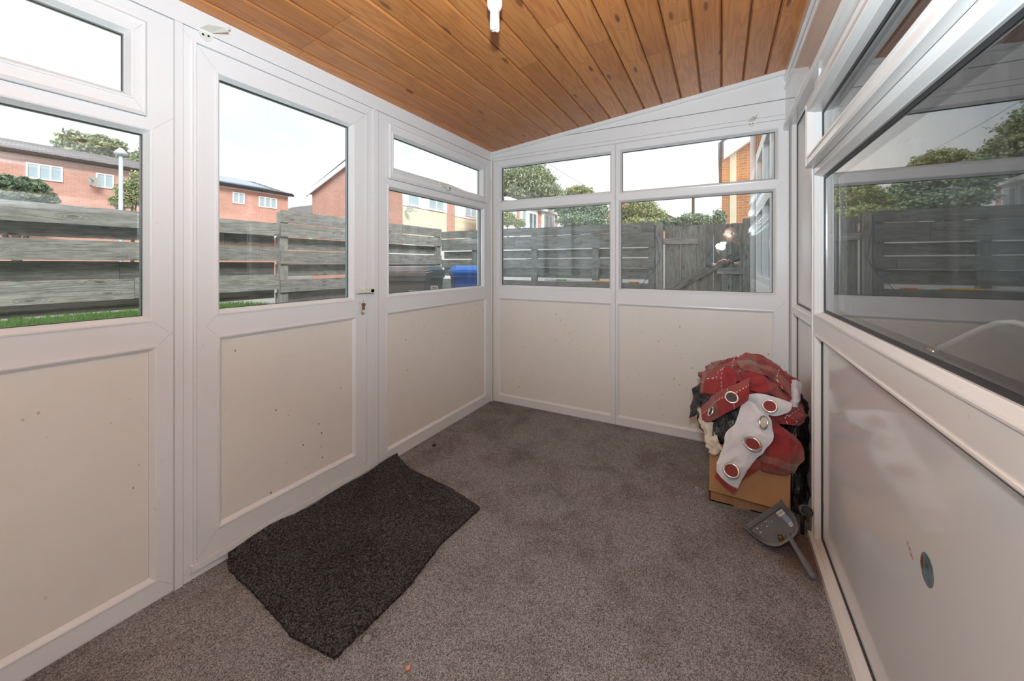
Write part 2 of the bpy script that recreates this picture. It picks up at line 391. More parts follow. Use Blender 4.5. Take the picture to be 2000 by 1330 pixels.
def unit(name, fn, outer, glass, panels, label, mat='upvc', gl='glass', pmat='panel_cream', face=0, sash=None, back=-.07, seams=True, gw=.0022, pg=False, mid=True):
    mb = MB(); holes = list(glass)+list(panels)+([sash[0]] if sash else [])
    big = [(h[0]-.019, h[1]-.019, h[2]+.019, h[3]+.019) for h in holes if not (sash and h == sash[0])]
    if sash: s = sash[0]; big.append((s[0]+.006, s[1]+.006, s[2]-.006, s[3]-.006))
    frame_board(mb, fn, outer, big, back, face)
    for h in glass: bead(mb, fn, h, face)
    for h in panels: (bead(mb, fn, h, face, -.026) if pg else pbead(mb, fn, h, face))
    if seams:
        dd = face+.0004
        for h in holes:
            if sash and h == sash[0]: continue
            for i, j in ((0, 1), (2, 1), (2, 3), (0, 3)):
                # short mitre from the bead corner outwards
                sx = -1 if i == 0 else 1; sy = -1 if j == 1 else 1
                gap_ = None
                for o2 in holes:
                    if o2 is h or o2[0] > h[2] or o2[2] < h[0]: continue
                    dz = (o2[1]-h[3]) if j == 3 else (h[1]-o2[3])
                    if 0 < dz < .3 and not (sash and o2 == sash[0]): gap_ = dz if gap_ is None else min(gap_, dz)
                if gap_: ex = gap_/2; ez_ = gap_/2
                else: ex = ez_ = min(abs(outer[i]-h[i]), abs(outer[j]-h[j]), .09)-.001
                if ex > .024: seam(mb, fn, (h[i]+sx*.0205, h[j]+sy*.0205), (h[i]+sx*ex, h[j]+sy*ez_), dd, 1)
        ring(mb, fn, (outer[0]+.0015, outer[1]+.0015, outer[2]-.0015, outer[3]-.0015), [(0, dd), (-.0012, dd)], 1)
    o = mb.build(name, [mat, 'seam']); struct(o, label, 'door' if name.startswith('door') else 'window')
    for h in glass:
        pane('glass_pane', gl, fn, h, face-.028, .020, o)
        g = MB(); gasket(g, fn, h, face-.029, gw); ring(g, fn, h, [(.0002, face-.030), (-.0006, face-.031), (-.0006, face-.046), (.0002, face-.046)], 1); g.build('gasket', ['gasket', 'spacer'], o)
    for h in panels:
        g = MB(); g.box((h[0]-.006, h[1]-.006, face-.030), (h[2]+.006, h[3]+.006, face-(.020 if pg else .011)), 0, fn); pn = g.build('infill_panel', pmat, o)
        g = MB(); gasket(g, fn, h, face-(.020 if pg else .0145), (.0075 if pg else .0016)); g.build('gasket', 'gasket', o)
    if sash:
        s, g_, proud = sash; mb = MB()
        frame_board(mb, fn, s, [(g_[0]-.019, g_[1]-.019, g_[2]+.019, g_[3]+.019)], face-.05, face+proud)
        ring(mb, fn, s, [(0, face+proud), (-.006, face+proud+.004), (-.012, face+proud)])
        bead(mb, fn, g_, face+proud, face-.034)
        corners(mb, fn, g_, s, face+proud+.0004, 1)
        ring(mb, fn, s, [(.0010, face+.0005), (0, face+.0005)], 2)
        so = mb.build('sash', [mat, 'seam', 'gasket'], o)
        pane('glass_pane', gl, fn, g_, face-.020, .020, so)
        g = MB(); gasket(g, fn, g_, face-.021, gw); g.build('gasket', 'gasket', so)
    return o

# ================================================================ ROOM SHELL
NEAR = -1.35
# floor
mb = MB(); n = 60
mb.box((XL-.09, NEAR-.1, -.05), (XR+.03, YB+.09, 0.0))
floor = struct(mb.build('floor', 'carpet'), 'grey flecked carpet with darker trodden patches and a rusty spill by the right frame', 'floor')

# left wall: window_1, door_1, window_2
w1 = unit('window_1', LEFT, (-.75, 0.0, .6145, 1.955), [(-.62, .948, .540, 1.545)], [(-.62, .083, .552, .828)],
     'white left-hand window with a small top-hung vent over a tall pane and stained cream panel', sash=((-.66, 1.600, .540, 1.905), (-.60, 1.662, .490, 1.845), .013))
# door jambs are part of the doorway structure
mb = MB()
frame_board(mb, LEFT, (.6155, 0.0, 1.5135, 1.955), [(.6765, .0605, 1.4265, 1.9055)], -.07, 0.0)
ring(mb, LEFT, (.6765, .0605, 1.4265, 1.9055), [(.010, .0), (.008, .009), (.001, .010), (.0, -.02)])
for (a, b) in (((.672-.008, .052), (.6165, .001)), ((1.438, .052), (1.512, .001)), ((.664, 1.916), (.6165, 1.953)), ((1.438, 1.916), (1.4745, 1.953))): seam(mb, LEFT, a, b, .0005, 1)
for q in (.6155, .640, 1.4755, 1.4945, 1.5135): seam(mb, LEFT, (q, .001), (q, 1.954), .0006, 1, .0012)
mb.box((1.4755, 0.0, 0), (1.4925, 1.955, .006), 0, LEFT); mb.box((.6155, 0, 0), (.6365, 1.955, .005), 0, LEFT)
mb.box((.66, .028, 0), (1.44, .052, .012), 0, LEFT)
jamb = struct(mb.build('door_1', ['upvc', 'seam']), 'white half-glazed plastic door in the left wall, missing its handle plate', 'door')
# the leaf: frame, pane, panel, hardware
mb = MB(); g1 = (.758, .949, 1.335, 1.815); p1 = (.762, .155, 1.345, .832); lf = (.679, .063, 1.424, 1.903)
frame_board(mb, LEFT, lf, [(g1[0]-.019, g1[1]-.019, g1[2]+.019, g1[3]+.019), (p1[0]-.019, p1[1]-.019, p1[2]+.019, p1[3]+.019)], -.05, .004)
bead(mb, LEFT, g1, .004); pbead(mb, LEFT, p1, .004)
for i, j in ((0, 3), (2, 3)): seam(mb, LEFT, (g1[i]+(-.021 if i == 0 else .021), g1[3]+.021), (lf[i], lf[3]), .0046, 1)
for i, j in ((0, 1), (2, 1)): seam(mb, LEFT, (p1[i]+(-.021 if i == 0 else .021), p1[1]-.021), (lf[i], lf[1]), .0046, 1)
for i in (0, 2):
    s_ = -1 if i == 0 else 1; xm = (g1[i]+p1[i])/2+s_*.052
    seam(mb, LEFT, (g1[i]+s_*.021, g1[1]-.021), (xm, .89), .0046, 1); seam(mb, LEFT, (p1[i]+s_*.021, p1[3]+.021), (xm, .89), .0046, 1)
ring(mb, LEFT, lf, [(.0022, -.004), (.0, -.004)], 2)
leaf_o = mb.build('door_leaf', ['upvc', 'seam', 'gasket'], jamb)
pane('glass_pane', 'glass', LEFT, g1, -.024, .020, leaf_o)
g = MB(); gasket(g, LEFT, g1, -.025); ring(g, LEFT, g1, [(.0002, -.026), (-.0006, -.027), (-.0006, -.042), (.0002, -.042)], 1); g.build('gasket', ['gasket', 'spacer'], leaf_o)
g = MB(); g.box((p1[0]-.006, p1[1]-.006, -.026), (p1[2]+.006, p1[3]+.006, -.007), 0, LEFT); g.build('infill_panel', 'panel_cream', leaf_o)
g = MB(); gasket(g, LEFT, p1, -.0105, .0016); g.build('gasket', 'gasket', leaf_o)
# stub of the lever, lock barrel and pulled-off cover clip
g = MB(); g.tube([LEFT(1.375, .978, .004), LEFT(1.375, .978, .030), LEFT(1.368, .978, .038)], .009, 10)
g.box((1.345, .970, .030), (1.445, .986, .044), 0, LEFT); g.box((1.425, .966, .004), (1.447, .990, .044), 0, LEFT)
h_ = g.build('handle_lever', 'white_part', leaf_o)
g = MB(); g.tube([LEFT(1.405, .907, .0), LEFT(1.405, .907, .016)], .0085, 14); g.box((1.400, .880, .002), (1.4105, .905, .014), 0, LEFT); g.build('lock_barrel', 'brass', leaf_o)
g = MB(); g.tube([LEFT(1.405+.010*math.cos(a), .866+.010*math.sin(a)-(.0), .007) for a in [PI*1.0+PI*k/8 for k in range(9)]], .003, 6); g.tube([LEFT(1.395, .866, .007), LEFT(1.395, .882, .007)], .0025, 6); g.tube([LEFT(1.405, .863, .002), LEFT(1.405, .863, .010)], .0042, 8); g.build('lock_clip', 'chrome', leaf_o)
g = MB(); 
for (y_, z_) in ((1.409, .930), (1.409, .921), (1.387, .917)): g.tube([LEFT(y_, z_, .004), LEFT(y_, z_, .0058)], .0022, 8)
g.build('screw_hole', 'screw_dark', leaf_o)

w2 = unit('window_2', LEFT, (1.5145, 0.0, 2.688, 1.955), [(1.600, .948, 2.575, 1.545)], [(1.592, .083, 2.600, .828)],
     'white window beside the door with a narrow top vent over a wide pane and clean cream panel', sash=((1.582, 1.600, 2.612, 1.908), (1.622, 1.656, 2.540, 1.848), .013))
mb = MB(); yh = 2.06
mb.box((yh-.035, 1.628, .013), (yh+.045, 1.642, .030), 0, LEFT); mb.tube([LEFT(yh+.030, 1.628, .020), LEFT(yh+.030, 1.628, .044)], .011, 14); mb.box((yh-.05, 1.640, .016), (yh+.02, 1.654, .026), 0, LEFT)
vh = mb.build('vent_handle', 'white_part', w2)
mb = MB(); mb.tube([LEFT(yh+.030, 1.628, .0442), LEFT(yh+.030, 1.628, .0452)], .0062, 12); mb.build('screw_hole', 'screw_dark', vh)

# plate above the left frames, following the eaves
mb = MB(); mb.box((NEAR, 1.956, -.07), (YB, 2.045, .002), 0, LEFT); mb.box((NEAR, 1.956, .0), (YB, 1.966, .006), 0, LEFT)
struct(mb.build('trim_1', 'upvc'), 'white flat board between the left frames and the pine ceiling', 'trim')
# near-end remainder of the left wall, behind the camera
mb = MB(); mb.box((NEAR, 0, -.07), (-.752, 1.955, .0), 0, LEFT); struct(mb.build('wall_left', 'upvc'), 'white boarded end of the left wall', 'wall')

# back wall: window_3, window_4 and the boarded gable
w3 = unit('window_3', BACK, (-1.642, 0.0, -.6475, 1.955), [(-1.570, .948, -.692, 1.542), (-1.570, 1.630, -.688, 1.895)], [(-1.575, .070, -.694, .828)],
     'left half of the back wall: two stacked fixed panes over a cream panel')
w4 = unit('window_4', BACK, (-.6465, 0.0, .343, 1.955), [(-.612, .948, .268, 1.545), (-.605, 1.622, .280, 1.895)], [(-.622, .070, .262, .828)],
     'right half of the back wall: two stacked fixed panes over a cream panel behind the box')
mb = MB()
def gable(z0, z1, d0, d1, x0=XL, x1=XR+.02):
    """board between z0 and z1 clipped by the sloping ceiling"""
    def clipped(d):
        pts = []; N = 24
        for i in range(N+1):
            x = x0+(x1-x0)*i/N; pts.append((x, z0, min(z1, ceil_z(x)+.01)))
        return pts
    A = clipped(0)
    for (xa, za, ta), (xb, zb, tb) in zip(A, A[1:]):
        if ta <= za and tb <= zb: continue
        ta, tb = max(ta, za), max(tb, zb)
        mb.face([BACK(xa, za, d1), BACK(xb, zb, d1), BACK(xb, tb, d1), BACK(xa, ta, d1)])
        mb.face([BACK(xa, za, d0), BACK(xb, zb, d0), BACK(xb, za, d1), BACK(xa, za, d1)])
        mb.face([BACK(xa, ta, d0), BACK(xa, ta, d1), BACK(xb, tb, d1), BACK(xb, tb, d0)])
        mb.face([BACK(xa, za, d0), BACK(xa, ta, d0), BACK(xb, tb, d0), BACK(xb, zb, d0)])
gable(1.956, 1.980, -.05, .004); gable(1.983, 2.068, -.05, .0); gable(2.073, 2.30, -.05, .0)
mb.face([BACK(XL, 1.956, -.045), BACK(XR, 1.956, -.045), BACK(XR, 2.3, -.045), BACK(XL, 2.1, -.045)])
struct(mb.build('wall_back', 'upvc'), 'white shiplap boards filling the sloping gable above the back windows', 'wall')
# quadrant trim under the slope of the ceiling on the back wall
mb = MB()
for (a, b, da) in ((0, .026, .014),):
    x0, x1 = XL, XR
    P = lambda x, o, d: BACK(x, ceil_z(x)-o, d)
    mb.face([P(x0, b, 0), P(x1, b, 0), P(x1, b-.003, da), P(x0, b-.003, da)]); mb.face([P(x0, b-.003, da), P(x1, b-.003, da), P(x1, 0, da), P(x0, 0, da)])
    mb.face([P(x0, b+.0022, .0006), P(x1, b+.0022, .0006), P(x1, b-.0005, .002), P(x0, b-.0005, .002)], 1)
struct(mb.build('trim_2', ['upvc', 'seal']), 'white cover strip along the sloping ceiling edge with yellowed sealant', 'trim')
# corner post back left and yellowed sealant
mb = MB(); mb.box((XL, YB-.022, 0), (XL+.010, YB, 2.03)); mb.box((XL+.0098, YB-.0232, .0), (XL+.0122, YB-.0012, 1.97), 1)
struct(mb.build('trim_3', ['upvc', 'seal']), 'slim white post in the back left corner with yellowed sealant line', 'trim')

# right wall ---------------------------------------------------------------------------
w5 = unit('window_5', RIGHT, (-.95, 0.0, 1.965, 1.800), [(-.80, .930, 1.920, 1.462)], [(-.80, .040, 1.915, .822)],
     'large dark house window in the right wall reflecting the garden, over a glossy white panel', mat='upvc_right', gl='glass_house', pmat='panel_gloss',
     sash=((-.82, 1.505, 1.945, 1.765), (-.75, 1.560, 1.905, 1.715), .026), gw=.011, pg=True)
w6 = unit('window_6', lambda p, z, d: (XR+.018-d, p, z), (1.985, 0.0, YB, 1.93), [], [(2.03, .900, 2.600, 1.880), (2.03, .040, 2.600, .835)],
     'narrow white blank unit in the right wall beside the back corner', mat='upvc_right', pmat='upvc_right', pg=True)
mb = MB(); mb.box((1.966, 0, -.05), (1.984, 1.80, .004), 0, RIGHT); mb.box((1.9835, .0, -.02), (1.986, 1.8, -.006), 1, RIGHT)  # thin black strip put in as the shadow of the upright gap
for (z0_, z1_) in ((.0, .6), (.7, 1.1)): mb.box((1.9665, z0_, .004), (1.9685, z1_, .0048), 2, RIGHT)
struct(mb.build('trim_4', ['upvc_right', 'gasket', 'seal']), 'white upright strip joining the big window and the narrow unit, sealant stained', 'trim')
# glossy fascia over the right-hand windows
mb = MB(); prof = [(1.885, -.03), (1.885, .008), (1.900, .016), (1.925, .012), (1.930, .004), (2.120, .004), (2.124, .010), (2.134, .010), (2.138, .004), (2.172, .004), (2.176, .012), (2.196, .012), (2.200, .006), (2.245, .006), (2.245, -.03)]
for (za, da), (zb, db) in zip(prof, prof[1:]): mb.face([RIGHT(NEAR, za, da), RIGHT(YB, za, da), RIGHT(YB, zb, db), RIGHT(NEAR, zb, db)])
struct(mb.build('trim_5', 'upvc_gloss'), 'glossy white ridged fascia along the top of the right wall', 'trim')
mb = MB(); mb.box((NEAR, 1.802, -.05), (1.98, 1.884, -.012), 0, RIGHT); mb.box((1.90, 1.802, -.02), (1.985, 1.884, -.006), 0, RIGHT)
mb.box((NEAR, 1.838, -.012), (1.98, 1.846, -.004), 0, RIGHT)
mb.box((NEAR, 0, -.05), (-.952, 1.80, 0), 0, RIGHT)
struct(mb.build('wall_right', 'upvc_right'), 'white packing board above the big right-hand window', 'wall')
# carpet-edge strip at the foot of the right wall
mb = MB(); mb.box((NEAR, 0, 0), (1.975, .026, .018), 0, RIGHT); mb.box((2.0, 0, -.018), (YB, .030, -.004), 0, RIGHT)
struct(mb.build('baseboard_right', 'upvc_right'), 'white sill strip at the foot of the right wall', 'baseboard')
# cut holes in the glossy panel, with insulation behind
hole_pts = [(at(1811, 1113, 0, XR+.020), .030, 'larger oval hole cut in the glossy right-hand panel', 1.0), (at(1606, 988, 0, XR+.020), .026, 'small round hole cut in the right-hand panel beside the dustpan', 1.0)]
panel5 = [c for c in w5.children if c.name.startswith('infill_panel')][0]
for c, r, lab, _ in hole_pts:
    mb = MB(); N = 28
    o_ = [(c.y+r*.9*math.cos(2*PI*k/N), c.z+r*math.sin(2*PI*k/N)) for k in range(N)]
    mb.face([(XR+.0192, y, z) for y, z in o_]); 
    for k in range(N):
        a, b = o_[k], o_[(k+1) % N]; mb.face([(XR+.0192, *a), (XR+.0192, *b), (XR+.0203, *b), (XR+.0203, *a)])
    ho = mb.build('drilled_hole', ['hole_fill', 'panel_gloss'], panel5); ho['label'] = lab
# orange stain flecks
mb = MB()
for (u, v, w, h) in ((1773, 1062, 2, 7), (1776, 1072, 3, 6), (1779, 1083, 3, 6), (1782, 1090, 2.5, 4), (1771, 1058, 2, 3)):
    c = at(u, v, 0, XR+.019); k = .72/755*.8
    mb.face([(XR+.0188, c.y+w*k*math.cos(a)*(1+.3*math.sin(3*a)), c.z+h*k*math.sin(a)) for a in [2*PI*i/10 for i in range(10)]])
so = mb.build('stain', 'tape_orange', panel5); so['label'] = 'orange-brown stain beside the oval hole'

# ceiling: tongue-and-groove pine boards, V joints running the length of the room
mb = MB(); pitch = .1135; x = XR+.012; rng = random.Random(3)
SL = .1035
def C(x, y, d=0): return (x, y, ceil_z(x)+d)
while x > XL-.02:
    xa = max(x-pitch, XL-.03); y = NEAR-rng.random()*1.2
    while y < YB+.05:
        ln = rng.choice((1.1, 1.5, 1.9, 2.4)); y1 = min(y+ln, YB+.05); ya = max(y, NEAR-.05)
        if y1 > ya:
            r = rng.random(); ou, ov = rng.random()*50, rng.random()*50
            prof = [(xa+.0018, .013), (xa+.0018, .009), (xa+.008, 0), (x-.008, 0), (x-.0018, .009), (x-.0018, .013)]
            for (p, dp), (q, dq) in zip(prof, prof[1:]):
                yb_ = y1-.0012
                mb.face([C(p, ya, dp), C(q, ya, dq), C(q, yb_, dq), C(p, yb_, dp)], 0, [(ya+ou, p+ov), (ya+ou, q+ov), (yb_+ou, q+ov), (yb_+ou, p+ov)], r)
        y = y1
    x -= pitch
mb.box((XL-.1, NEAR-.1, 0), (XR+.12, YB+.1, .08), 1, lambda a, b, c: (a, b, ceil_z(a)+.012+c))
struct(mb.build('ceiling', ['pine', 'gasket'], weld=False), 'sloping varnished pine tongue-and-groove ceiling with knots', 'ceiling')
# wall behind the camera
mb = MB(); mb.box((XL-.08, NEAR-.09, 0), (XR+.1, NEAR, 2.35)); struct(mb.build('wall_front', 'upvc'), 'white end wall behind the camera', 'wall')

# ================================================================ THINGS IN THE ROOM
# door mat: torn-edged, lapping up against the threshold
mat_px = [(443, 1083), (446, 1108), (500, 1160), (572, 1240), (655, 1282), (700, 1237), (800, 1140), (860, 1060), (938, 990), (880, 952), (800, 915), (776, 893)]
def in_poly(x, y, P):
    c = False
    for i in range(len(P)):
        x1, y1 = P[i]; x2, y2 = P[i-1]
        if (y1 > y) != (y2 > y) and x < (x2-x1)*(y-y1)/(y2-y1)+x1: c = not c
    return c
floor_pts = []
for u, v in mat_px:
    p = at(u, v, 2, .012); floor_pts.append((max(p.x, XL+.003), p.y))
NX, NY = 110, 120
x0, x1 = XL+.003, -.93; y0, y1 = .70, 1.68
P = []
for i in range(len(floor_pts)):
    a = Vector(floor_pts[i]); b = Vector(floor_pts[(i+1) % len(floor_pts)])
    for k in range(14):
        q = a.lerp(b, k/14); j = (noise.noise(Vector((q.x*60, q.y*60, 3)))*.004 if i < len(floor_pts)-1 else 0)
        P.append((max(q.x+j, XL+.003), q.y+j))
bm = bmesh.new()
vs = [bm.verts.new((x, y, 0)) for x, y in P]; bm.faces.new(vs)
bmesh.ops.triangulate(bm, faces=bm.faces[:])
for axis, lo, hi, n in ((0, x0, x1, 44), (1, y0, y1, 56)):
    for k in range(1, n):
        c = lo+(hi-lo)*k/n; no = (1, 0, 0) if axis == 0 else (0, 1, 0); co = (c, 0, 0) if axis == 0 else (0, c, 0)
        bmesh.ops.bisect_plane(bm, geom=bm.verts[:]+bm.edges[:]+bm.faces[:], plane_co=co, plane_no=no)
def mat_h(x, y):
    e = max(0, (x-(XL+.10)))
    lap = max(0, 1-(x-XL)/.075)
    rum = .012*max(0, 1-(x-XL)/.30)*(.5+.5*math.sin(y*19+x*6))
    return .012+.028*lap*lap*(.6+.4*math.sin(y*9))+rum+noise.noise(Vector((x*9, y*9, 0)))*.003+noise.noise(Vector((x*90, y*90, 0)))*.0015
ext = bmesh.ops.extrude_face_region(bm, geom=bm.faces[:])
top = {v for v in ext['geom'] if isinstance(v, bmesh.types.BMVert)}
for v in bm.verts: v.co.z = mat_h(v.co.x, v.co.y) if v in top else (mat_h(v.co.x, v.co.y)-.0115)
bmesh.ops.recalc_face_normals(bm, faces=bm.faces)
me = bpy.data.meshes.new('door_mat'); bm.to_mesh(me); bm.free(); me.materials.append(M['mat_pile'])
for p in me.polygons: p.use_smooth = False
o = bpy.data.objects.new('door_mat', me); COL.objects.link(o); tag(o, 'dark charcoal door mat with rough cut edges lying on the carpet at the door', 'mat'); recentre(o)
# bare dark corner where the carpet is cut back at the post
mb = MB(); e = [at(u, v, 2, .001) for u, v in ((700, 925), (776, 893), (772, 905), (780, 925), (800, 940), (760, 950))]
mb.face([(max(p.x, XL+.001), p.y, .0012) for p in e]); struct(mb.build('trim_6', 'rubber'), 'dark bare strip where the carpet is cut away beside the door mat', 'floor gap')

# lamp ------------------------------------------------------------------------------
lx, ly = at(967.5, 40, 2, 1.98).xy
lx, ly = -.69, 1.15
pz = at(967.5, 62, 1, ly).z; zc = ceil_z(lx)
rad = .0125
lamp = thing('ceiling_lamp', 'white lampholder with a bare energy-saving tube bulb hanging from the pine ceiling', 'lamp', (lx, ly, zc))
mb = MB(); mb.tube([(lx, ly, zc+.002), (lx, ly, zc-.012), (lx, ly, zc-.016)], [.045, .045, .030], 24); put(mb, 'ceiling_rose', 'bulb_white', lamp)
top_tube = pz+.078
mb = MB(); mb.tube([(lx, ly, zc-.014), (lx, ly, top_tube+.045), (lx, ly, top_tube+.012), (lx, ly, top_tube), (lx, ly, top_tube-.002)], [.019, .0255, .0265, .021, .014], 24); put(mb, 'bulb_base', 'bulb_white', lamp)
mb = MB()
for k in range(4):
    a = PI/4+k*PI/2+.35; cx, cy = lx+.0105*math.cos(a), ly+.0105*math.sin(a)
    tz = pz+.003+(.003 if k % 2 else 0)
    mb.tube([(cx, cy, top_tube+.004), (cx, cy, tz+.006), (cx*.96+lx*.04, cy*.96+ly*.04, tz+.001)], [.0078, .0078, .0045], 12)
    if k % 2 == 0:
        b = a+PI/2; mb.tube([(cx, cy, tz+.008), (lx+.0085*math.cos(b), ly+.0085*math.sin(b), tz+.008)], .0052, 10)
put(mb, 'bulb_tube', 'bulb_white', lamp, smooth_all=True)

# roller-blind brackets left on the frames
def bracket(fn, p, z, s, label, lean):
    root = thing('blind_bracket', label, 'bracket', fn(p, z, 0))
    mb = MB(); pts = [(-.022, .012), (.016, .012), (.020, .004), (.012, -.012), (0, -.018), (-.016, -.010)]
    pts = [(a*s, b*s) for a, b in pts]
    for dd in (.0005, .0035): mb.face([fn(p+a, z+b, dd) for a, b in pts])
    for (a, b), (c, d) in zip(pts, pts[1:]+pts[:1]): mb.face([fn(p+a, z+b, .0005), fn(p+c, z+d, .0005), fn(p+c, z+d, .0035), fn(p+a, z+b, .0035)])
    put(mb, 'back_plate', 'white_part', root)
    mb = MB(); q = [(-.020, .013, .003), (.012, .013, .003), (.022+lean, .020, .048), (.006+lean, .026, .052), (-.006, .022, .035)]
    q = [(a*s, b*s, c*s) for a, b, c in q]
    for off in (0, .003): mb.face([fn(p+a, z+b+off, c) for a, b, c in q])
    for A, B in zip(q, q[1:]+q[:1]): mb.face([fn(p+A[0], z+A[1], A[2]), fn(p+B[0], z+B[1], B[2]), fn(p+B[0], z+B[1]+.003, B[2]), fn(p+A[0], z+A[1]+.003, A[2])])
    mb.tube([fn(p+(.012+lean)*s, z+.020*s, .044*s), fn(p+(.024+lean)*s, z+.034*s, .054*s)], .0025*s, 6)
    put(mb, 'bracket_arm', 'white_part', root)
    for a, b in ((-.009, -.001), (.006, .001)):
        mb = MB(); mb.tube([fn(p+a*s, z+b*s, .003), fn(p+a*s, z+b*s, .0055)], .0032*s, 10); put(mb, 'screw', 'screw_dark', root)
bp = at(402, 70, 0, XL); bracket(LEFT, bp.y, bp.z, 1.15, 'white plastic blind bracket screwed above the door corner', .02)
bp = at(1468, 242, 1, YB); bracket(BACK, bp.x, bp.z, 1.0, 'small white plastic blind bracket above the back right window', .0)

# ---------------------------------------------------------------- cardboard box with curtains
BX0, BX1, BY0, BY1, BH = -.048, .270, 2.055, 2.50, .275
box = thing('cardboard_box', 'open brown cardboard box on the carpet in the back right corner', 'box', ((BX0+BX1)/2, (BY0+BY1)/2, 0))
RB = Matrix.Rotation(math.radians(-3), 4, 'Z')
def wall_box(a, b): m_ = MB(); m_.box(a, b); return m_
mb = MB(); th = .004
mb.box((BX0, BY0, .001), (BX1, BY1, .006)); mb.box((BX0, BY0, .001), (BX1, BY0+th, BH)); mb.box((BX0, BY1-th, .001), (BX1, BY1, BH))
mb.box((BX0, BY0, .001), (BX0+th, BY1, BH)); mb.box((BX1-th, BY0, .001), (BX1, BY1, BH))
mb.box((BX0+.10, BY0-.0008, .001), (BX0+.165, BY0, .10), 1)
put(mb, 'box_body', ['cardboard', 'card_inside'], box)
# front flap folded down and out
def slab(p, n, t_=.004):
    m_ = MB(); n = Vector(n)*t_; q = [Vector(x) for x in p]; r = [x+n for x in q]
    m_.face(q); m_.face(r)
    for i in range(len(q)): m_.face([q[i], q[(i+1) % len(q)], r[(i+1) % len(q)], r[i]])
    return m_
# flap lower corners measured from the photo on the plane just in front of the box
fl = at(1387, 957, 1, BY0-.050); fr = at(1541, 1000, 1, BY0-.050)
put(slab([(BX0+.001, BY0-.001, BH), (BX1-.001, BY0-.001, BH), (fr.x, fr.y, fr.z), (fl.x-.004, fl.y, fl.z)], (0, -1, .2)), 'box_flap', 'cardboard', box)
put(slab([(BX0, BY0+.01, BH), (BX0, BY1-.01, BH), (BX0-.07, BY1-.04, BH+.105), (BX0-.045, BY0+.10, BH+.075)], (-1, 0, .3)), 'box_flap', 'cardboard', box)
put(slab([(BX1, BY0+.01, BH), (BX1, BY1-.01, BH), (BX1+.03, BY1-.02, BH+.11), (BX1+.02, BY0+.04, BH+.09)], (1, 0, .3), .003), 'box_flap', 'cardboard', box)

# heap helper: a rounded lump with ridged folds
def ridged(p, s, oct_=4):
    v = 0; a = 1; f = s
    for _ in range(oct_):
        v += a*(1-abs(noise.noise(p*f))*2.2); a *= .5; f *= 2.03
    return v
def lump(c, R, amp, sc, seed, sq=1.0, n=(96, 64), uvk=1.0, twist=(0, 0, 0), zmin=None):
    mb = MB(); grid = []; c = Vector(c)
    for j in range(n[1]+1):
        ph = PI*j/n[1]; row = []
        for i in range(n[0]+1):
            th_ = 2*PI*i/n[0]
            d = Vector((math.sin(ph)*math.cos(th_), math.sin(ph)*math.sin(th_), math.cos(ph)))
            w = Vector((d.x*2.0+twist[0]*d.z+seed, d.y*2.0+twist[1]*d.x, d.z*1.1+twist[2]*d.y))
            q = w+Vector((noise.noise(w*1.7), noise.noise(w*1.7+Vector((9, 1, 4))), noise.noise(w*1.7+Vector((3, 7, 1)))))*.55
            k = 1+amp*(ridged(q, sc)-.75)
            p = Vector((c.x+d.x*R[0]*k, c.y+d.y*R[1]*k, c.z+d.z*R[2]*k))
            if zmin is not None and p.z < zmin: p.z = zmin
            row.append(p)
        grid.append(row)
    for j in range(n[1]):
        for i in range(n[0]):
            us = [(i/n[0]*uvk*1.3, j/n[1]*uvk*.8), ((i+1)/n[0]*uvk*1.3, j/n[1]*uvk*.8), ((i+1)/n[0]*uvk*1.3, (j+1)/n[1]*uvk*.8), (i/n[0]*uvk*1.3, (j+1)/n[1]*uvk*.8)]
            mb.face([grid[j][i], grid[j][i+1], grid[j+1][i+1], grid[j+1][i]], 0, us, smooth=True)
    return mb
def catmull(p, t):
    n = len(p)-1; x = t*n; i = min(int(x), n-1); f = x-i
    a, b, c, d = p[max(i-1, 0)], p[i], p[i+1], p[min(i+2, n)]
    return b*1.0+((c-a)*f+(a*2-b*5+c*4-d)*f*f+(b*3-a-c*3+d)*f*f*f)*.5
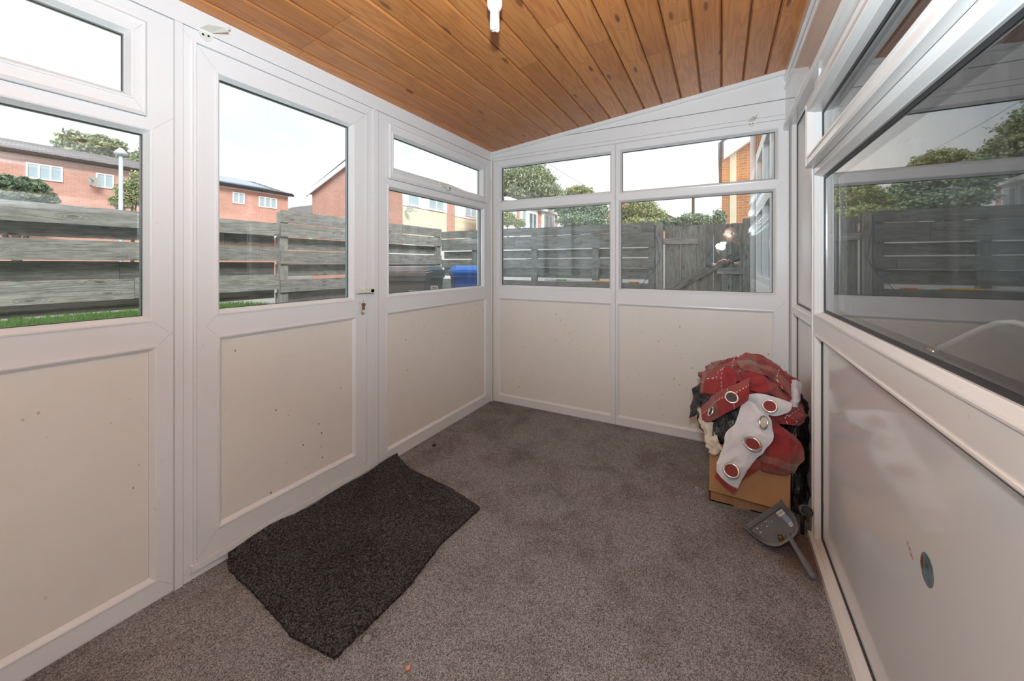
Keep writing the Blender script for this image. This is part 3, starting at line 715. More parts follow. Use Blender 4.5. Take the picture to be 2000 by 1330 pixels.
def patch(rows, nu=40, nv=40, amp=.004, sc=16, seed=0, uvs=None, th_=.003, fold=0, foldn=5):
    """cloth surface through a grid of control points (u,v pixel of the photo, Y depth of the cloth)"""
    G = [[at(u, v, 1, Y) for u, v, Y in r] for r in rows]
    pts = []
    for j in range(nv+1):
        col = [catmull(r, j/nv) for r in G]
        pts.append([catmull(col, i/nu) for i in range(nu+1)])
    # metric uv
    import_uv = [[(0, 0)]*(nu+1) for _ in range(nv+1)]
    for j in range(nv+1):
        for i in range(nu+1):
            a = 0 if i == 0 else import_uv[j][i-1][0]+(pts[j][i]-pts[j][i-1]).length
            b = 0 if j == 0 else import_uv[j-1][i][1]+(pts[j][i]-pts[j-1][i]).length
            import_uv[j][i] = (a, b)
    ox, oy = uvs or (0, 0)
    nrm = [[None]*(nu+1) for _ in range(nv+1)]
    for j in range(nv+1):
        for i in range(nu+1):
            a = pts[j][min(i+1, nu)]-pts[j][max(i-1, 0)]; b = pts[min(j+1, nv)][i]-pts[max(j-1, 0)][i]
            n_ = a.cross(b); n_ = n_.normalized() if n_.length > 1e-9 else Vector((0, -1, 0))
            if n_.y > 0: n_ = -n_
            nrm[j][i] = n_
    mb = MB(); F1 = [[None]*(nu+1) for _ in range(nv+1)]; F2 = [[None]*(nu+1) for _ in range(nv+1)]
    for j in range(nv+1):
        for i in range(nu+1):
            p = pts[j][i]; q = p*sc+Vector((seed, seed*2, 0))
            d = amp*(ridged(q*.35+Vector((0, 0, noise.noise(q*.2)*1.5)), 1, 3)-.6) if amp else 0
            if fold: d += fold*math.sin(import_uv[j][i][0]*foldn*2*PI+noise.noise(p*12)*2)*min(1, j/nv*2)
            F1[j][i] = p+nrm[j][i]*(d+th_); F2[j][i] = p+nrm[j][i]*d
    for j in range(nv):
        for i in range(nu):
            uv_ = [(import_uv[b][a][0]+ox, import_uv[b][a][1]+oy) for a, b in ((i, j), (i+1, j), (i+1, j+1), (i, j+1))]
            mb.face([F1[j][i], F1[j][i+1], F1[j+1][i+1], F1[j+1][i]], 0, uv_, smooth=True)
            mb.face([F2[j][i], F2[j+1][i], F2[j+1][i+1], F2[j][i+1]], 0, [uv_[0], uv_[3], uv_[2], uv_[1]], smooth=True)
    edge = [(0, i) for i in range(nu+1)]+[(j, nu) for j in range(1, nv+1)]+[(nv, i) for i in range(nu-1, -1, -1)]+[(j, 0) for j in range(nv-1, 0, -1)]
    for (a, b), (c, d) in zip(edge, edge[1:]+edge[:1]): mb.face([F1[a][b], F1[c][d], F2[c][d], F2[a][b]], 0, [(ox, oy)]*4)
    return mb
def eyelet(root, u, v, Y, rx, ry, ang, tilt, fill, yaw=0):
    """metal ring of outer radii rx, ry pixels as seen, turned about its own axes"""
    c = at(u, v, 1, Y-.010); sc_ = (c-Vector((0, 0, H))).length/F*.88
    R0 = max(rx, ry)*sc_
    nv = -(c-Vector((0, 0, H))).normalized()
    q = Matrix.Rotation(math.radians(ang), 3, nv)
    side = nv.cross(Vector((0, 0, 1))).normalized(); side = q @ side
    n_ = (Matrix.Rotation(math.acos(min(rx, ry)/max(rx, ry))*tilt, 3, side) @ nv).normalized()
    X = side; Yv = n_.cross(X).normalized()
    mb = MB(); N = 36; prof = [(1.0, 0), (.98, .10), (.88, .17), (.76, .10), (.70, 0), (.68, -.12)]
    for k in range(N):
        a, b = 2*PI*k/N, 2*PI*(k+1)/N
        for (r1, h1), (r2, h2) in zip(prof, prof[1:]):
            def P_(r, h, t_): return c+(X*math.cos(t_)+Yv*math.sin(t_))*r*R0+n_*h*R0
            mb.face([P_(r1, h1, a), P_(r1, h1, b), P_(r2, h2, b), P_(r2, h2, a)], 0, smooth=True)
    o = put(mb, 'eyelet', 'chrome', root)
    mb = MB(); mb.face([c+(X*math.cos(2*PI*k/N)+Yv*math.sin(2*PI*k/N))*.70*R0+n_*.015*R0 for k in range(N)])
    f = put(mb, 'eyelet_opening', fill, root); f.parent = o; f.matrix_parent_inverse = Matrix.Identity(4); f.location = (0, 0, 0)

bag = thing('bin_bag', 'black crinkled plastic bin bag showing under the red curtains in the box', 'bag', (.12, 2.25, .02))
put(lump((.112, 2.275, .330), (.200, .225, .150), .20, 1.5, 11, n=(80, 56), zmin=.02), 'bag_body', 'bin_bag', bag)
put(patch([[(1352, 765, 2.36), (1372, 748, 2.30), (1400, 745, 2.25)], [(1351, 790, 2.34), (1372, 785, 2.26), (1402, 790, 2.21)], [(1350, 818, 2.33), (1360, 812, 2.28), (1385, 800, 2.22)]], 24, 24, .014, 34, 5), 'bag_edge', 'bin_bag', bag)
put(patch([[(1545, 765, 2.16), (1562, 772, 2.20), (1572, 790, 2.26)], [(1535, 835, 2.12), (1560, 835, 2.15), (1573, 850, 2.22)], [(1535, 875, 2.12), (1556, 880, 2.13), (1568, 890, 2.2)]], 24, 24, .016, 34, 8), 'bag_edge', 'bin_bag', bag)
put(patch([[(1548, 800, 2.20), (1566, 800, 2.24), (1576, 820, 2.30)], [(1550, 880, 2.16), (1566, 880, 2.18), (1578, 890, 2.24)], [(1549, 940, 2.13), (1562, 950, 2.13), (1577, 960, 2.18)], [(1548, 985, 2.12), (1560, 992, 2.10), (1575, 990, 2.12)]], 24, 50, .010, 34, 18), 'bag_edge', 'bin_bag', bag)  # bag hanging to the floor; its black also stands in for shadow there
put(patch([[(1425, 790, 2.09), (1455, 785, 2.07), (1480, 800, 2.07)], [(1395, 830, 2.07), (1425, 835, 2.05), (1460, 840, 2.05)], [(1395, 868, 2.05), (1412, 862, 2.045), (1440, 862, 2.045)]], 24, 24, .014, 34, 2), 'bag_edge', 'bin_bag', bag)

cur = thing('eyelet_curtain', 'crumpled red checked curtain with white lining and metal eyelets heaped on the box', 'curtain', (.12, 2.22, .28))
# main red heap
put(lump((.118, 2.27, .500), (.200, .20, .122), .19, 1.15, 3.3, twist=(.8, .3, .2), uvk=.9), 'red_cloth', 'plaid', cur)
# big fold across the left shoulder, running up to the crest
put(patch([[(1392, 710, 2.20), (1425, 702, 2.22), (1462, 700, 2.25), (1500, 712, 2.25), (1525, 745, 2.22)],
           [(1374, 740, 2.14), (1412, 735, 2.10), (1462, 728, 2.11), (1505, 745, 2.12), (1540, 775, 2.13)],
           [(1371, 768, 2.12), (1412, 768, 2.05), (1462, 748, 2.06), (1505, 765, 2.08), (1545, 795, 2.11)]], 90, 70, .034, 22, 7, (.1, .16)), 'red_fold', 'plaid', cur)
# crest fold rolled over towards the right
put(patch([[(1446, 702, 2.17), (1462, 695, 2.18), (1500, 706, 2.17), (1528, 730, 2.17), (1546, 765, 2.17)],
           [(1443, 716, 2.10), (1468, 713, 2.10), (1500, 728, 2.10), (1525, 752, 2.12), (1543, 780, 2.12)],
           [(1455, 722, 2.09), (1470, 728, 2.08), (1495, 738, 2.08), (1520, 760, 2.09), (1542, 790, 2.10)]], 60, 40, .028, 20, 15, (.06, .11), .005), 'red_fold', 'plaid', cur)
# header band with two eyelets, left
put(patch([[(1370, 796, 2.12), (1396, 772, 2.06), (1428, 755, 2.02), (1464, 738, 2.03)],
           [(1374, 812, 2.10), (1405, 790, 2.03), (1435, 775, 2.00), (1462, 762, 2.01)],
           [(1376, 825, 2.10), (1393, 822, 2.04), (1427, 800, 2.01), (1456, 780, 2.02)]], 50, 26, .010, 14, 21, (.19, .06), .004), 'curtain_header', 'plaid', cur)
eyelet(cur, 1429, 776, 1.995, 11.0, 11.5, 0, 1, 'eyelet_black'); eyelet(cur, 1388.5, 804, 2.030, 3.5, 10, 70, 1, 'eyelet_black')
# middle header piece under the crest
put(patch([[(1464, 742, 2.05), (1485, 735, 2.03), (1508, 752, 2.03), (1530, 772, 2.05)],
           [(1466, 752, 2.03), (1488, 750, 2.01), (1512, 768, 2.01), (1540, 778, 2.04)],
           [(1466, 762, 2.03), (1492, 768, 2.01), (1516, 775, 2.01), (1542, 792, 2.04)]], 40, 24, .010, 16, 31, (.26, .03), .004), 'red_fold', 'plaid', cur)
# right-hand folds falling down the side of the heap
put(patch([[(1538, 760, 2.14), (1550, 778, 2.15), (1558, 800, 2.18)],
           [(1522, 790, 2.06), (1548, 800, 2.07), (1563, 815, 2.14)],
           [(1500, 812, 2.03), (1530, 812, 2.04), (1564, 822, 2.12)],
           [(1505, 828, 2.04), (1530, 828, 2.03), (1556, 830, 2.10)]], 46, 50, .028, 26, 41, (.1, .2)), 'red_fold', 'plaid', cur)
put(patch([[(1505, 822, 2.03), (1518, 825, 2.02), (1535, 832, 2.04)],
           [(1508, 845, 2.00), (1522, 845, 1.99), (1552, 850, 2.03)],
           [(1500, 868, 1.985), (1530, 872, 1.98), (1560, 868, 2.03)],
           [(1488, 888, 1.975), (1520, 898, 1.96), (1560, 890, 2.02)],
           [(1478, 905, 1.985), (1500, 922, 1.97), (1550, 908, 2.01)],
           [(1482, 917, 2.01), (1508, 927, 2.00), (1545, 915, 2.03)]], 50, 70, .024, 16, 51, (.23, .02)), 'red_fold', 'plaid', cur)
# red underside of the hanging strip
put(patch([[(1399, 918, 1.935), (1420, 940, 1.935), (1440, 958, 1.935)], [(1397, 930, 1.937), (1414, 948, 1.937), (1432, 963, 1.937)]], 16, 6, 0, 10, 0, (.01, .02), .003), 'hem', 'plaid', cur)
put(patch([[(1440, 948, 1.955), (1452, 925, 1.965), (1475, 895, 1.985)], [(1446, 935, 1.965), (1470, 922, 1.975), (1495, 905, 1.99)]], 16, 8, 0, 10, 0, (.01, .02), .003), 'hem', 'plaid', cur)
# white lining: upper flap
put(patch([[(1455, 772, 2.025), (1480, 768, 1.985), (1512, 776, 1.985), (1546, 788, 2.00)],
           [(1470, 784, 2.015), (1488, 785, 1.975), (1515, 792, 1.970), (1545, 794, 1.99)],
           [(1477, 793, 2.01), (1492, 805, 1.980), (1515, 811, 1.975), (1541, 802, 1.99)]], 44, 26, .004, 12, 61, None, .004), 'white_lining', 'lining', cur)
eyelet(cur, 1503.5, 793, 1.955, 12, 11.5, 0, 1, 'eyelet_red')
# white lining: neck and long hanging strip
put(patch([[(1450, 783, 2.035), (1465, 780, 2.03), (1482, 788, 2.01), (1495, 808, 1.99)],
           [(1447, 805, 2.02), (1466, 805, 2.00), (1486, 812, 1.985), (1505, 818, 1.985)],
           [(1438, 832, 2.00), (1460, 828, 1.985), (1486, 836, 1.975), (1508, 838, 1.98)],
           [(1419, 850, 1.985), (1446, 848, 1.965), (1480, 858, 1.958), (1509, 856, 1.965)],
           [(1415, 868, 1.972), (1436, 875, 1.950), (1462, 885, 1.945), (1487, 886, 1.955)],
           [(1403, 900, 1.950), (1422, 908, 1.935), (1444, 915, 1.935), (1462, 910, 1.945)],
           [(1400, 920, 1.940), (1414, 936, 1.930), (1426, 946, 1.930), (1440, 953, 1.935)]], 60, 110, .012, 15, 71, None, .004), 'white_lining', 'lining', cur)
eyelet(cur, 1491.5, 825, 1.952, 7.0, 12, 82, 1, 'cream_lace'); eyelet(cur, 1470, 867, 1.935, 14.5, 11.5, -18, 1, 'eyelet_red'); eyelet(cur, 1428.5, 919, 1.918, 13.5, 12.5, -20, 1, 'eyelet_red')
# white lining peeping out at the right and the small twist by the wall
put(patch([[(1543, 752, 2.18), (1550, 745, 2.17), (1561, 745, 2.19)], [(1545, 775, 2.11), (1554, 770, 2.10), (1560, 785, 2.14)], [(1540, 800, 2.09), (1552, 795, 2.08), (1562, 802, 2.11)]], 24, 24, .010, 30, 81), 'white_lining', 'lining', cur)
put(patch([[(1534, 742, 2.22), (1548, 737, 2.20), (1562, 742, 2.22)], [(1540, 758, 2.18), (1548, 752, 2.17), (1560, 750, 2.19)]], 24, 12, .010, 30, 91), 'red_fold', 'plaid', cur)
# cream crumpled lace at the left edge of the box
lace = thing('lace_cloth', 'crumpled cream cloth with ragged edge hanging inside the left rim of the box', 'cloth', (-.02, 2.1, .2))
put(patch([[(1366, 795, 2.16), (1372, 805, 2.14), (1380, 820, 2.10)],
           [(1370, 820, 2.12), (1382, 828, 2.085), (1398, 828, 2.06)],
           [(1378, 845, 2.08), (1388, 850, 2.050), (1399, 842, 2.045)],
           [(1384, 868, 2.05), (1394, 868, 2.030), (1404, 862, 2.035)],
           [(1388, 884, 2.03), (1398, 889, 2.015), (1412, 878, 2.02)]], 40, 60, .020, 40, 101), 'lace_folds', 'cream_lace', lace)

# ---------------------------------------------------------------- dustpan leaning against the box
pan = thing('dustpan', 'grey plastic dustpan with rusty crumbs and a barcode sticker leaning on the box', 'dustpan', (.20, 1.86, 0))
A = Vector((.082, 1.893, .014)); Bp = at(1525, 978, 1, 1.965); E_ = at(1592, 1132, 2, .020)
side = (Bp-A); W = side.length; side.normalize()
mid = (A+Bp)/2; fw = (E_-mid); fw = fw-side*fw.dot(side); Lh = fw.length; fw.normalize(); up_ = side.cross(fw).normalized()
if up_.z < 0: up_ = -up_
# handle end lands where the photo shows it
def PP(s, f, h): # s across -1..1 , f along 0..1 (1=rear of body)
    return A+side*(W*(s*.5+.5))+fw*(f*.150)+up_*h
# outline of the tray: straight lip, sides bulging then closing to a rounded rear
out = []
for k in range(0, 25):
    t_ = k/24; a = PI*t_   # from left lip corner round the back to the right lip corner
    s = -math.cos(a); f = math.sin(a)
    s2 = math.copysign(abs(s)**.62, s); f2 = f**.80
    out.append((s2*(.94 if 0 < k < 24 else 1.0), f2*1.03))
mb = MB(); depth = .030; N = len(out)
flo = [PP(s*.86, max(f*.86, .02), .004) for s, f in out]; rim = [PP(s, f, .006+depth*min(1, f*1.6)) for s, f in out]; rim2 = [PP(s*1.05, f*1.06, .004+depth*min(1, f*1.6)) for s, f in out]; und = [PP(s*.88, f*.90, 0) for s, f in out]
mb.face(flo, 0); mb.face(list(reversed(und)), 0)
for i in range(N-1):
    for P_, Q_ in ((flo, rim), (rim, rim2), (rim2, und)): mb.face([P_[i], P_[i+1], Q_[i+1], Q_[i]], 0, smooth=False)
mb.face([flo[0], rim[0], rim2[0], und[0]]); mb.face([flo[-1], und[-1], rim2[-1], rim[-1]])
put(mb, 'tray', 'dustpan_plastic', pan)
mb = MB(); q = [PP(-1.05, -.0, .001), PP(1.05, -.0, .001), PP(.98, .19, .010), PP(-.98, .19, .010)]; r = [x-up_*.004 for x in q]
mb.face(q); mb.face(r)
for i in range(4): mb.face([q[i], q[(i+1) % 4], r[(i+1) % 4], r[i]])
put(mb, 'lip', 'grey_plastic', pan)
h0 = PP(.12, 1.02, .028); dirh = (E_-h0)
mb = MB(); n_ = 12; path = [h0-dirh*.06, h0+dirh*.12, h0+dirh*.45, h0+dirh*.72, h0+dirh*.92, h0+dirh*1.0]
mb.tube(path, [.013, .0085, .010, .013, .012, .006], 14); put(mb, 'handle', 'grey_plastic', pan)
mb = MB(); hc = h0+dirh*.86+Vector((0, 0, .0125)); hx = dirh.normalized(); hy = hx.cross(Vector((0, 0, 1))).normalized(); mb.face([hc+hx*.014*math.cos(a)+hy*.0065*math.sin(a) for a in [2*PI*k/20 for k in range(20)]]); put(mb, 'hanging_hole', 'rubber', pan)
def quad_on(s0, s1, f0, f1, h, mi=0, m_=None):
    m_ = m_ or MB(); m_.face([PP(s0, f0, h), PP(s1, f0, h), PP(s1, f1, h), PP(s0, f1, h)], mi); return m_
mb = quad_on(.50, .72, .24, .62, .0052, 0); quad_on(.46, .74, .22, .36, .0056, 1, mb)
for k in range(9): quad_on(.49+k*.026, .49+k*.026+(.010 if k % 2 else .015), .25, .33, .0060, 2, mb)
quad_on(.50, .66, .62, .72, .0056, 1, mb)
for k in range(5): quad_on(.52+k*.026, .533+k*.026, .64, .70, .0060, 2, mb)
put(mb, 'sticker', ['solar', 'sticker', 'gasket'], pan)
mb = MB(); rr = random.Random(5)
for k in range(16):
    s_, f_ = rr.uniform(-.8, .1), rr.uniform(.22, .40); w_ = rr.uniform(.006, .022); quad_on(s_, s_+w_*2, f_, f_+w_*rr.uniform(.5, 2), .0055, 0, mb)
put(mb, 'paint_flecks', 'sticker', pan)
# brass-coloured cap lying in the pan
cp = PP(-.15, .86, .012)
cap = thing('metal_cap', 'small brown metal cap lying in the dustpan', 'cap', cp)
ax_ = (up_*.8+side*.35-fw*.5).normalized()
mb = MB(); mb.tube([cp-ax_*.006, cp+ax_*.010, cp+ax_*.014], [.0095, .0095, .008], 18, cap=False); mb.tube([cp-ax_*.006, cp-ax_*.0055], .0095, 18); mb.tube([cp+ax_*.0135, cp+ax_*.006], [.0068, .0068], 18, 0, cap=False); put(mb, 'cap_shell', 'brass', cap)
mb = MB(); mb.tube([cp+ax_*.005, cp+ax_*.006], .0068, 16); put(mb, 'cap_inside', 'rubber', cap)

# grimy black pipe stub poking out behind the dustpan
pc = Vector((.262, 1.985, .045))
pipe = thing('pipe_stub', 'short grimy black pipe stub with a grey band between dustpan and right frame', 'pipe', (pc.x, pc.y, .0))
mb = MB(); pa, pb = at(1556, 990, 1, 2.03), at(1596, 1003, 1, 1.93)
pb.x = min(pb.x, XR-.022)
n_ = 12; path = [pa.lerp(pb, k/n_) for k in range(n_+1)]; rs = [.017+.003*noise.noise(Vector((k*1.7, 0, 0))) for k in range(n_+1)]
mb.tube(path, rs, 16); put(mb, 'pipe_body', 'bin_bag', pipe)
mb = MB(); mb.tube([pa.lerp(pb, .62), pa.lerp(pb, .76)], [.0195, .0195], 18); put(mb, 'band', 'grey_plastic', pipe)
mb = MB(); mb.tube([pa.lerp(pb, .5), Vector((pa.lerp(pb, .5).x, pa.lerp(pb, .5).y, .001))], .007, 10); put(mb, 'foot', 'rubber', pipe)

# crumbs and litter on the carpet
def scrap(name, label, cat, px, r, mat, h=.004, seed=0, z=.001, parts=1):
    c = at(*px, 2, 0); mb = MB(); N = 14
    ringp = [(c.x+r*math.cos(2*PI*k/N)*(1+.5*noise.noise(Vector((k*.9, seed, 0)))), c.y+r*math.sin(2*PI*k/N)*(1+.5*noise.noise(Vector((k*.9, seed, 5))))) for k in range(N)]
    for k in range(N):
        a, b = ringp[k], ringp[(k+1) % N]; mb.face([(a[0], a[1], z), (b[0], b[1], z), (c.x*.5+b[0]*.5, c.y*.5+b[1]*.5, z+h), (c.x*.5+a[0]*.5, c.y*.5+a[1]*.5, z+h)], smooth=True)
        mb.face([(c.x*.5+a[0]*.5, c.y*.5+a[1]*.5, z+h), (c.x*.5+b[0]*.5, c.y*.5+b[1]*.5, z+h), (c.x, c.y, z+h*.8)], smooth=True)
    mb.face([(x_, y_, z) for x_, y_ in reversed(ringp)])
    o = mb.build(name, mat); recentre(o); return tag(o, label, cat)
scrap('paper_scrap', 'tiny pink scrap on the carpet at the bottom of the picture', 'scrap', (797, 1306), .008, 'pink_scrap', .005, 2)
scrap('lint_smudge', 'pale lint smudge on the carpet beside the near corner of the mat', 'lint', (716, 1247), .016, 'lint', .0015, 8)
scrap('dirt_crumb', 'small black crumb on the carpet below the window by the door', 'crumb', (848, 870), .014, 'rubber', .006, 4)
scrap('dry_leaf', 'small dry brown leaf fragment on the charcoal mat', 'leaf', (776, 1014), .006, 'brass', .004, 6, .015)
c = at(1365, 955, 2, .02)
cup = thing('plastic_cap', 'clear plastic dome cap lying on the carpet left of the box', 'plastic cap', (c.x, c.y, 0))
mb = MB(); N = 24
def cupp(r, h): return [(c.x+r*math.cos(2*PI*k/N)*1.15, c.y+r*math.sin(2*PI*k/N), h) for k in range(N)]
L_ = [cupp(.028, .001), cupp(.029, .008), cupp(.025, .010), cupp(.024, .022), cupp(.018, .028), cupp(.004, .029)]
for a, b in zip(L_, L_[1:]):
    for k in range(N): mb.face([a[k], a[(k+1) % N], b[(k+1) % N], b[k]], smooth=True)
mb.face(L_[-1]); put(mb, 'cap_dome', 'clear_plastic', cup)

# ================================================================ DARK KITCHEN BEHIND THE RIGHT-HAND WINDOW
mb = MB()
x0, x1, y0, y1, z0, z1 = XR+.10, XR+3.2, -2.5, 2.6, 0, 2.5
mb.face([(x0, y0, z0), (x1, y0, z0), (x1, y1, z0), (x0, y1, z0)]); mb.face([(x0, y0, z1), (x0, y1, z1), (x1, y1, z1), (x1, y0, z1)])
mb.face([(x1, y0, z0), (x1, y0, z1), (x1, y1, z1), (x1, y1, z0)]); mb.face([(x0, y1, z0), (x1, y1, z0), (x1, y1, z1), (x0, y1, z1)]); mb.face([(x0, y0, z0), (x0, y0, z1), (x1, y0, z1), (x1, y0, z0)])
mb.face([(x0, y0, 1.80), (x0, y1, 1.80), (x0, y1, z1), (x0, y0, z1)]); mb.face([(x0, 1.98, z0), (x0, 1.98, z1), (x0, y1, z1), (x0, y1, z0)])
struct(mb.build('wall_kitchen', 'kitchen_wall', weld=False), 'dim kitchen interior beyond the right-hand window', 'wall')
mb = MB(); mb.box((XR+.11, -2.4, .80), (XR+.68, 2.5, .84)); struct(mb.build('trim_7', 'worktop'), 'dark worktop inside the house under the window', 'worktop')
# swan-neck tap standing on that worktop
tp = Vector((XR+.25, 1.68, .84)); tap = thing('kitchen_tap', 'pale swan-neck tap seen dimly inside the house window', 'tap', tp)
mb = MB(); pth = [Vector((XR+.25, y, z)) for y, z in ((1.68, .84), (1.66, .858), (1.58, .890), (1.50, .925), (1.42, .958), (1.36, .978), (1.30, .988), (1.24, .985), (1.20, .975))]
mb.tube(pth, .007, 10); put(mb, 'spout', 'white_part', tap)
mb = MB(); mb.tube([tp, tp+Vector((0, 0, .02))], [.024, .018], 16); put(mb, 'tap_base', 'chrome', tap)

# ================================================================ OUTSIDE
mb = MB(); mb.box((-60, -30, -.30), (XL-.1, 75, -.02)); mb.box((XL-.1, YB+.1, -.30), (30, 75, -.02))
struct(mb.build('ground', 'paving'), 'grey paved ground around the houses', 'ground')
# raised lawn along the left fence, falling away towards the bins
mb = MB(); nx, ny = 30, 60
def lz(x, y):
    k = 1/(1+math.exp((y-2.9)*7)); r = 1/(1+math.exp((x+3.6)*8)); return -.02+.705*k*r+noise.noise(Vector((x*3, y*3, 0)))*.01
g_ = [[(-4.78+(2.9)*i/nx, -3+(8.0)*j/ny) for i in range(nx+1)] for j in range(ny+1)]
for j in range(ny):
    for i in range(nx):
        q = [g_[j][i], g_[j][i+1], g_[j+1][i+1], g_[j+1][i]]; mb.face([(x, y, lz(x, y)) for x, y in q], smooth=True)
struct(mb.build('lawn', 'grass'), 'bright green strip of lawn along the foot of the left fence', 'lawn')
mb = MB(); rr = random.Random(11)
for _ in range(9000):
    x, y = rr.uniform(-4.75, -3.9), rr.uniform(-.6, 3.2); z = lz(x, y); h = rr.uniform(.02, .055); a = rr.uniform(0, PI); dx, dy = math.cos(a)*.004, math.sin(a)*.004; lx_, ly_ = rr.uniform(-.02, .02), rr.uniform(-.02, .02)
    mb.face([(x-dx, y-dy, z-.01), (x+dx, y+dy, z-.01), (x+lx_, y+ly_, z+h)], 0, None, rr.random())
o = mb.build('grass_blades', 'grass', weld=False); tag(o, 'short green grass blades at the foot of the left fence', 'grass', kind='stuff')

def plank_run(root, name, fn, a, b, rows, mat, rng, th_=.022, depth=0, minl=2.0):
    mb = MB()
    for (zl, zh) in rows:
        p = a
        while p < b:
            q = min(b, p+rng.uniform(minl, minl*1.4)); r = rng.random(); ou, ov = rng.random()*40, rng.random()*40
            j = rng.uniform(-.006, .006)
            mb.box((p+.002, zl+j, depth), (q-.002, zh+j, depth+th_), 0, fn, r, 0, (ou, ov)); p = q
    return put(mb, name, mat, root)
rng = random.Random(21)
FX = -4.8
def FL(p, z, d): return (FX+d, p, z)
f1 = thing('garden_fence', 'low weathered grey fence run seen through the left window and door', 'fence', (FX, 1.0, .62))
plank_run(f1, 'front_planks', FL, -3.0, 2.82, [(1.455, 1.61), (1.15, 1.32), (.80, .985)], 'grey_wood', rng)
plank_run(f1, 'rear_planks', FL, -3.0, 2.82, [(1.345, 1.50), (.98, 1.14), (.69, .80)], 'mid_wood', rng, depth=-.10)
for y in (-1.8, .35):
    mb = MB(); mb.box((y-.045, .60, -.078), (y+.045, 1.58, -.002), 0, FL, .5, 1, (y, 3)); put(mb, 'post', 'grey_wood', f1)
f2 = thing('garden_fence', 'taller weathered grey fence run behind the wheelie bins', 'fence', (FX, 4.4, 0))
plank_run(f2, 'front_planks', FL, 2.84, 5.965, [(1.635, 1.785), (1.46, 1.625), (1.12, 1.285), (.765, .92), (.40, .56), (.06, .22)], 'grey_wood', rng, minl=1.5)
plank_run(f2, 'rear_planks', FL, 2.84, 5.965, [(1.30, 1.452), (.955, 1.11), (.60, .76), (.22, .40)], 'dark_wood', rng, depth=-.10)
for y in (2.895, 4.35, 5.91):
    mb = MB(); mb.box((y-.05, -.02, -.078), (y+.05, 1.76, -.002), 0, FL, .3, 1, (y, 3)); put(mb, 'post', 'grey_wood', f2)
FY = 6.0
def FB(p, z, d): return (p, FY-d, z)
f3 = thing('garden_fence', 'dark fence across the back of the garden with light showing through gaps', 'fence', (-2.6, FY, 0))
plank_run(f3, 'front_planks', FB, -4.8, -.86, [(1.60, 1.735), (1.372, 1.592), (1.05, 1.20), (.62, .83), (.20, .40)], 'dark_wood', rng, minl=1.6)
plank_run(f3, 'rear_planks', FB, -4.8, -.86, [(1.218, 1.355), (.885, 1.05), (.40, .60)], 'dark_wood', rng, depth=-.085)
for x in (-4.05, -2.82, -1.75, -.90):
    mb = MB(); mb.box((x-.05, -.02, -.063), (x+.05, 1.70, -.002), 0, FB, .5, 1, (x, 3)); put(mb, 'post', 'dark_wood', f3)
# bright coloured striped pole behind the gap
pole = thing('striped_pole', 'pole with white, green, yellow and orange bands lying along a gap in the back fence', 'pole', (-1.6, FY-.03, .85))
segs = [(-2.60, -2.40, 'sticker'), (-2.40, -2.22, 'tape_green'), (-2.22, -1.72, 'sticker'), (-1.72, -1.40, 'tape_yellow'), (-1.40, -1.22, 'sticker'), (-1.22, -1.08, 'tape_orange')]
for a, b, m_ in segs:
    mb = MB(); mb.tube([(a, FY-.012, .853-(a+2.6)*.012), (b, FY-.012, .853-(b+2.6)*.012)], .0135, 10); put(mb, 'band', m_, pole)
# gate
gate = thing('garden_gate', 'grey boarded wooden gate with a diagonal brace beside the house wall', 'gate', (-.22, FY, 0))
mb = MB(); x = -.72; k = 0
while x < .30:
    mb.box((x+.0008, .06, -.030+.012*(k%2)), (x+.1042, 1.665+rng.uniform(-.01, .01), -.022+.012*(k%2)), 0, FB, rng.random(), 1, (rng.random()*30, rng.random()*30)); x += .105; k += 1
put(mb, 'gate_boards', 'dark_wood', gate)
for nm, z_ in (('gate_rail', 1.40), ('gate_rail', .98), ('gate_rail', .22)):
    mb = MB(); mb.box((-.74 if z_ != .98 else -.05, z_, -.01), (-.28 if z_ == 1.40 else .28, z_+.085, .012), 0, FB, .2, 0, (z_, 1)); put(mb, nm, 'grey_wood', gate)
mb = MB(); d0, d1 = Vector((-.70, .72)), Vector((.20, 1.24)); n_ = Vector((-(d1-d0).y, (d1-d0).x)).normalized()*.05
q = [d0+n_, d1+n_, d1-n_, d0-n_]
for dd in (-.01, .014): mb.face([FB(p.x, p.y, dd) for p in q], 0, [(0, 0), (1.05, 0), (1.05, .1), (0, .1)])
for i in range(4): mb.face([FB(q[i].x, q[i].y, -.01), FB(q[(i+1) % 4].x, q[(i+1) % 4].y, -.01), FB(q[(i+1) % 4].x, q[(i+1) % 4].y, .014), FB(q[i].x, q[i].y, .014)])
put(mb, 'diagonal_brace', 'mid_wood', gate)
for x_ in (-.79, .30):
    mb = MB(); mb.box((x_-.045, -.02, -.05), (x_+.045, 1.72, .03), 0, FB, .4, 1, (x_, 2)); put(mb, 'gate_post', 'grey_wood', gate)
# blue cord hanging on the fence
mb = MB(); pth = [at(u, v, 1, FY-.05) for u, v in ((1280, 440), (1279, 455), (1284, 475), (1286, 495), (1288, 508), (1275, 530), (1262, 545), (1250, 562))]
mb.tube(pth, .005, 6); o = mb.build('blue_cord', 'cord_blue'); tag(o, 'thin blue cord dangling on the back fence beside the gate post', 'cord'); recentre(o)
# pale wall added beyond the fences so the gaps show bright
mb = MB(); mb.box((-9, 8.2, -.02), (-.8, 8.4, 1.55)); o = mb.build('bright_backing', 'white_paint'); tag(o, 'white wall added behind the back fence to brighten its slits', 'wall'); recentre(o)

